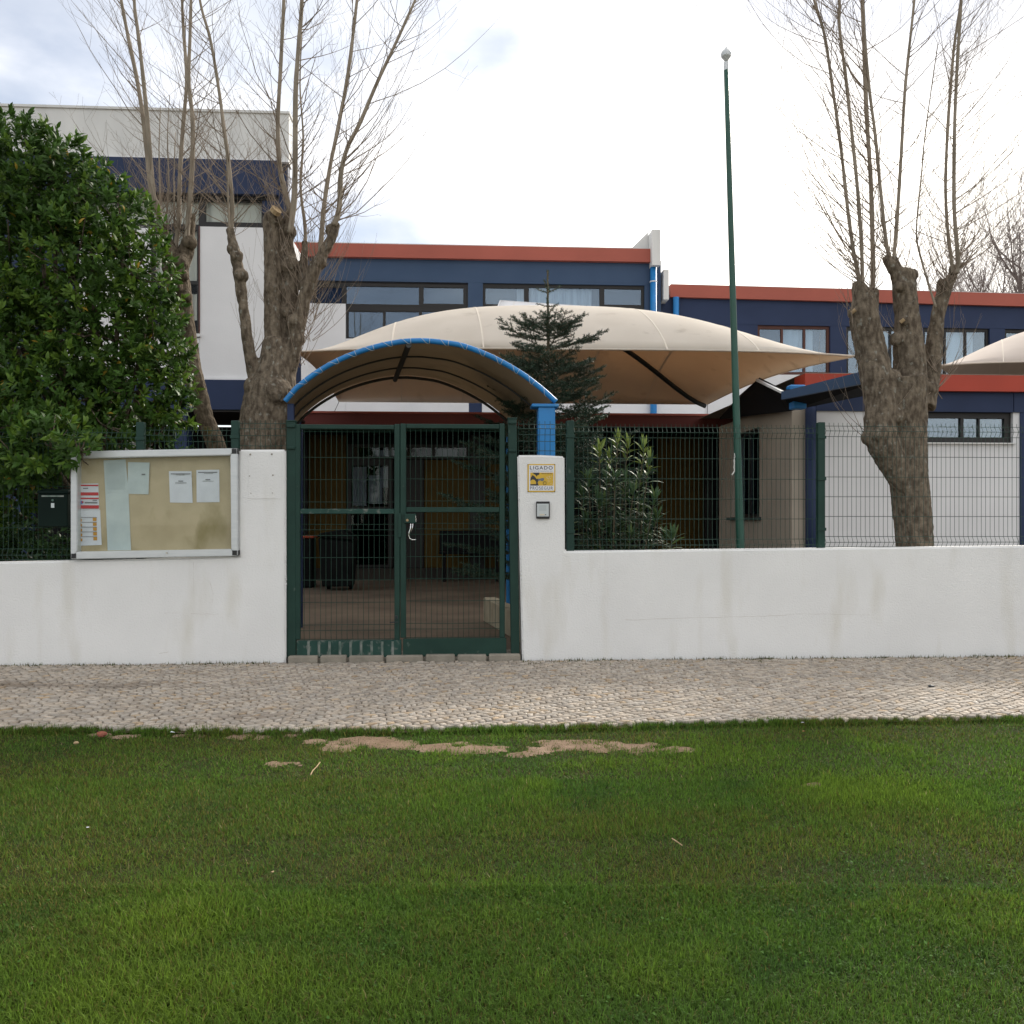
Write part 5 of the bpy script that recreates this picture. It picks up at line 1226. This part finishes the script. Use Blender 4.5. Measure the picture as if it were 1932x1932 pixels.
# young fir behind the canopy's right post
def fir():
    random.seed(12)
    Yf = 1.9; sc = scale_at(Yf); top = PY(1033,510,Yf); base = Vector((PY(1040,985,Yf).x, Yf, 0))
    t = thing('fir_tree', 'young dark green fir tree right of the arched canopy in front of the sail', 'tree', base)
    H = top.z
    def axis_(z): f = z/H; return Vector((base.x+(top.x-base.x)*f, Yf, z))
    MB().tube([axis_(H*i/8) for i in range(9)], [.055*(1-.88*i/8) for i in range(9)], 8).build('trunk', M['bark_fir'], t, smooth=True)
    NP, ND, NS, NC = [], [], [], []; tw_ = MB()
    def needles(p, d, L_, dens, tone, r0=.0045):
        tw_.tube([p, p+d*L_], [r0, r0*.6], 4, cap=False)
        m = int(L_*dens*1.9); 
        for i in range(m):
            f = i/m; q_ = p+d*(L_*f); a = random.uniform(0, 6.283)
            o = d.orthogonal(); o2 = d.cross(o); rad_ = (o*math.cos(a)+o2*math.sin(a)); rad_ = (rad_+Vector((0,0,.25))).normalized()
            NP.append(q_); ND.append((rad_*.85+d*.55).normalized()); NS.append(random.uniform(.018,.026)); NC.append(tone*random.uniform(.7,1.3))
    # leader
    needles(axis_(H-.38), Vector((0,0,1)), .38, 260, 1.5)
    # whorls: (pixel v, reach in photo units, droop)
    wh = [(548,30,.25),(577,22,.1),(598,30,.2),(622,72,.16),(640,88,.12),(662,112,.10),(688,98,-.02),(706,105,0),(735,112,.12),(765,128,.10),(795,142,.05),(822,160,0),(850,172,-.04),(880,185,-.06),(915,195,-.08),(950,200,-.08),(990,205,-.1),(1040,205,-.1),(1090,200,-.1)]
    for wi, (v, reach, rise) in enumerate(wh):
        z = ZV(1035, v, Yf); nb_ = 4 if wi < 3 else (5 if wi < 7 else random.randint(6,8)); a0 = random.uniform(0,6.28)
        for k in range(nb_):
            a = a0+2*math.pi*k/nb_+random.uniform(-.25,.25); L_ = reach*sc*random.uniform(.72,1.08)
            d = Vector((math.cos(a), math.sin(a), rise+.14+random.uniform(-.08,.12))).normalized(); p = axis_(z+random.uniform(-.03,.03)); tone = 1.25 if wi < 4 else random.uniform(.8,1.15)
            # main branch curving up at the tip
            pts = [p+d*(L_*f)+Vector((0,0,.10*L_*(f*f)-.03*L_*math.sin(f*3.1))) for f in (0,.25,.5,.75,1)]
            for i in range(4):
                seg = pts[i+1]-pts[i]; needles(pts[i], seg.normalized(), seg.length, 150 if L_ > .3 else 220, tone, .006*(1-i*.18))
            if L_ > .2:
                nsub = int(3+L_*9)
                for s_ in range(nsub):
                    f = .22+.76*(s_+random.random()*.5)/nsub; i = min(3,int(f*4)); q_ = pts[i].lerp(pts[i+1], f*4-i)
                    for sg_ in (-1,1):
                        if random.random() < .12: continue
                        sd = Vector((-d.y,d.x,0))*sg_; dd = (d*.75+sd*.8+Vector((0,0,random.uniform(-.05,.35)))).normalized()
                        l2 = min(.30, (1-f)*L_*.55+.07)*random.uniform(.6,1.1)
                        needles(q_, dd, l2, 170, tone*random.uniform(.85,1.15), .0035)
                        if l2 > .14:
                            for s2 in (-1,1):
                                needles(q_+dd*l2*.5, (dd*.8+Vector((-dd.y,dd.x,.1))*s2*.6).normalized(), l2*.45, 170, tone, .003)
    tw_.build('branches', M['bark_fir'], t)
    P = np.array([p[:] for p in NP]); D = np.array([p[:] for p in ND]); S_ = np.array(NS)[:,None]; n = len(P)
    rf = rng.normal(size=(n,3)); sd = np.cross(D, rf); sd /= np.linalg.norm(sd,axis=1,keepdims=True); w = .0023
    V = np.empty((n,4,3)); V[:,0] = P-sd*w; V[:,1] = P+sd*w; V[:,2] = P+D*S_+sd*w*.8; V[:,3] = P+D*S_-sd*w*.8
    col = np.array([0.026,0.058,0.036])*np.array(NC)[:,None]; hi_ = (np.array(NC) > 1.45); col[hi_] = np.array([0.075,0.085,0.03])
    me = np_mesh('needles', V.reshape(-1,3), np.arange(n*4).reshape(-1,4), np.repeat(col,4,0)); tag(link(me, 'needles', M['needle'], t), kind='stuff')
fir()

# oleander behind the fence
def oleander():
    random.seed(9)
    Yo = 0.55; stems = [(1130,845,1150),(1165,828,1160),(1185,838,1165),(1150,860,1155),(1215,845,1195),(1225,870,1200),(1110,905,1120),(1195,930,1180),(1240,975,1205),(1255,1010,1215),(1140,950,1140),(1175,985,1170),(1210,960,1190),(1105,980,1110),(1270,1012,1230),(1225,1020,1200),(1160,900,1150),(1098,930,1112),(1145,900,1140),(1205,905,1190),(1235,940,1205),(1180,905,1170),(1128,940,1135),(1222,985,1200),(1150,1000,1150),(1120,1005,1125),(1190,1010,1180)]
    b = PY(1165,1037,Yo); t = thing('oleander', 'bushy oleander with long narrow leaves behind the fence right of the pillar', 'shrub', (b.x,Yo,0))
    mb = MB(); B, D, N_, Ln, C = [], [], [], [], []
    for (u, v, ub) in stems:
        dy = random.uniform(-.15,.35); top = PY(u, v, Yo+dy); bot = Vector((PY(ub,1037,Yo+dy*.5).x, Yo+.1+dy*.5, 0))
        mid = bot.lerp(top,.55)+Vector((random.uniform(-.04,.04),0,.03)); path = smooth_pts([bot, mid, top], 6)
        mb.tube(path, [.010-.006*i/12 for i in range(13)], 5)
        ht = top.z; i0 = 4
        nw = 17
        for w_ in range(nw):
            f = .30+.70*w_/(nw-1); q_ = path[min(12,int(f*12))].lerp(path[min(12,int(f*12)+1)] if f < 1 else path[12], f*12-int(f*12)); a0 = random.uniform(0,6.28)
            tip = max(0, (f-.80)/.20)
            for k in range(4 if tip < .5 else 6):
                a = a0+k*2*math.pi/(4 if tip < .5 else 6)+random.uniform(-.3,.3); el = .25+tip*1.0+random.uniform(-.35,.25)
                d = Vector((math.cos(a)*math.cos(el), math.sin(a)*math.cos(el), math.sin(el)))
                B.append(q_[:]); D.append(d[:]); N_.append((0,0,1.0) if el < 1.1 else (0,-1,.2)); Ln.append(random.uniform(.125,.20)*(1-.25*tip))
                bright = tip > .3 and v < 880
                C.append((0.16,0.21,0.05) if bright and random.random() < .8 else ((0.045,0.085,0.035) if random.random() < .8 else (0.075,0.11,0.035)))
    mb.build('stem', M['bark_fir'], t)
    B, D, N_, Ln, C = map(np.array, (B, D, N_, Ln, C)); N_ = N_+rng.normal(0,.2,N_.shape)
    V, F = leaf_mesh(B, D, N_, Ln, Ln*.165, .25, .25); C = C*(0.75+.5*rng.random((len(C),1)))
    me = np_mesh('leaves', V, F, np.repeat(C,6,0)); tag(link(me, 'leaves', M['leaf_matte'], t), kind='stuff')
oleander()

# bare trees far behind the right block
def far_tree(u, v, y, seed, label):
    random.seed(seed); top = PY(u, v, y); x = top.x; H = top.z
    t = thing('bare_tree', label, 'tree', (x,y,0), 'bare trees beyond the school roof')
    mb = MB(); mb.tube([(x,y,-.1),(x+.1,y,H*.35),(x,y,H*.72)], [.26,.17,.06], 8); mb.build('trunk', M['twig_far'], t, smooth=True)
    tw_ = Twigs()
    def limb(p, d, L_, r, dep):
        nseg = 5; q_ = p.copy(); dd = d.normalized(); pts = [p]; rad = [r]
        for i in range(nseg):
            dd = (dd+Vector((random.gauss(0,.12),random.gauss(0,.12),.14))).normalized(); q_ = q_+dd*(L_/nseg); pts.append(q_); rad.append(max(.006, r*(1-.8*(i+1)/nseg)))
            if dep > 0:
                for _ in range(2 if dep > 1 else 3):
                    sd = Vector((random.gauss(0,1),random.gauss(0,1),random.gauss(.3,.6))).normalized(); limb(q_, dd*.6+sd*.8, L_*random.uniform(.35,.6), rad[-1]*.6, dep-1)
        tw_.mb.tube(pts, rad, 3, cap=False)
    for i in range(13):
        f = .22+.5*i/12; a = random.uniform(0,6.28); limb(Vector((x,y,H*f)), Vector((math.cos(a),math.sin(a),.9)), H*random.uniform(.26,.40)*(1.15-f*.5), .06, 2)
    tag(tw_.mb.build('branches', M['twig_far'], t), kind='stuff')
far_tree(1925, 300, 34, 3, 'tallest bare grey tree beyond the roof at the right edge of the photo')
far_tree(1868, 400, 38, 4, 'bare grey tree beyond the roof, just right of the pollarded tree')
far_tree(1815, 455, 42, 8, 'low bare grey tree beyond the roof, directly behind the right limb of the pollarded tree')
far_tree(2010, 330, 30, 6, 'bare grey tree beyond the roof with only its branches reaching in at right')

# ------------------------------------------------------------------ small things lying about
def rock(name, u, v, size, m, label, cat, z=-.01, flat=.6):
    p = PG(u, v, z); bm = bmesh.new(); bmesh.ops.create_icosphere(bm, subdivisions=2, radius=size)
    for w in bm.verts:
        n = mnoise.noise(w.co*30+Vector((u,v,0))); w.co *= 1+.35*n; w.co.z *= flat; w.co += Vector(p)+Vector((0,0,size*.3))
    me = bpy.data.meshes.new(name); bm.to_mesh(me); bm.free()
    return tag(link(me, name, m, None, False, p), label, cat)
rock('brick_fragment', 193, 1388, .030, M['brick'], 'small broken piece of red brick on the lawn edge at left', 'brick fragment')
rock('stone', 144, 1403, .014, M['cutwood'], 'small ochre stone in the grass left of the brick fragment', 'stone')
rock('stone', 1757, 1296, .022, M['steel_dark'], 'dark little clod lying on the pavement at right', 'stone', 0.0, .5)
def scrap(u, v, s, m, label, cat, z=-.005):
    p = PG(u, v, z); V = [p+Vector((math.cos(a)*s*random.uniform(.6,1), math.sin(a)*s*.7, random.uniform(0,s*.5))) for a in [k*6.283/6 for k in range(6)]]
    o = MB().prism(V, (0,0,.0012)).build({'leaf':'dead_leaf','litter':'paper_scrap','flower':'flower_head'}[cat], m, None, loc=p); return tag(o, label, cat)
scrap(1514, 1364, .012, M['paper'], 'white paper scrap at the edge of the lawn right of centre', 'litter')
scrap(325, 1383, .018, M['paper_old'], 'pale plastic scrap in the grass edge below the notice board', 'litter', 0)
scrap(166, 1562, .008, M['paper'], 'tiny white daisy head in the lawn at left', 'flower', .004)
scrap(514, 1646, .008, M['cutwood'], 'tiny pale petal in the lawn below the gate', 'flower', .0)
scrap(1516, 1380, .012, M['deadleaf'], 'small brown leaf on the lawn edge right of centre', 'leaf', 0)
mb = MB(); pts = [PG(u,v,.0) for u, v in ((604,1438),(598,1446),(590,1454),(586,1462))]; mb.tube(pts, .003, 5)
tag(mb.build('twig', M['cutwood'], None, loc=pts[1]), 'pale dry twig lying on the lawn below the gate', 'twig')
mb = MB(); pts = [PG(u,v,.006) for u, v in ((1268,1582),(1276,1587),(1287,1595))]; mb.tube(pts, .0025, 5)
tag(mb.build('twig', M['cutwood'], None, loc=pts[1]), 'short pale straw lying on the lawn at right', 'twig')
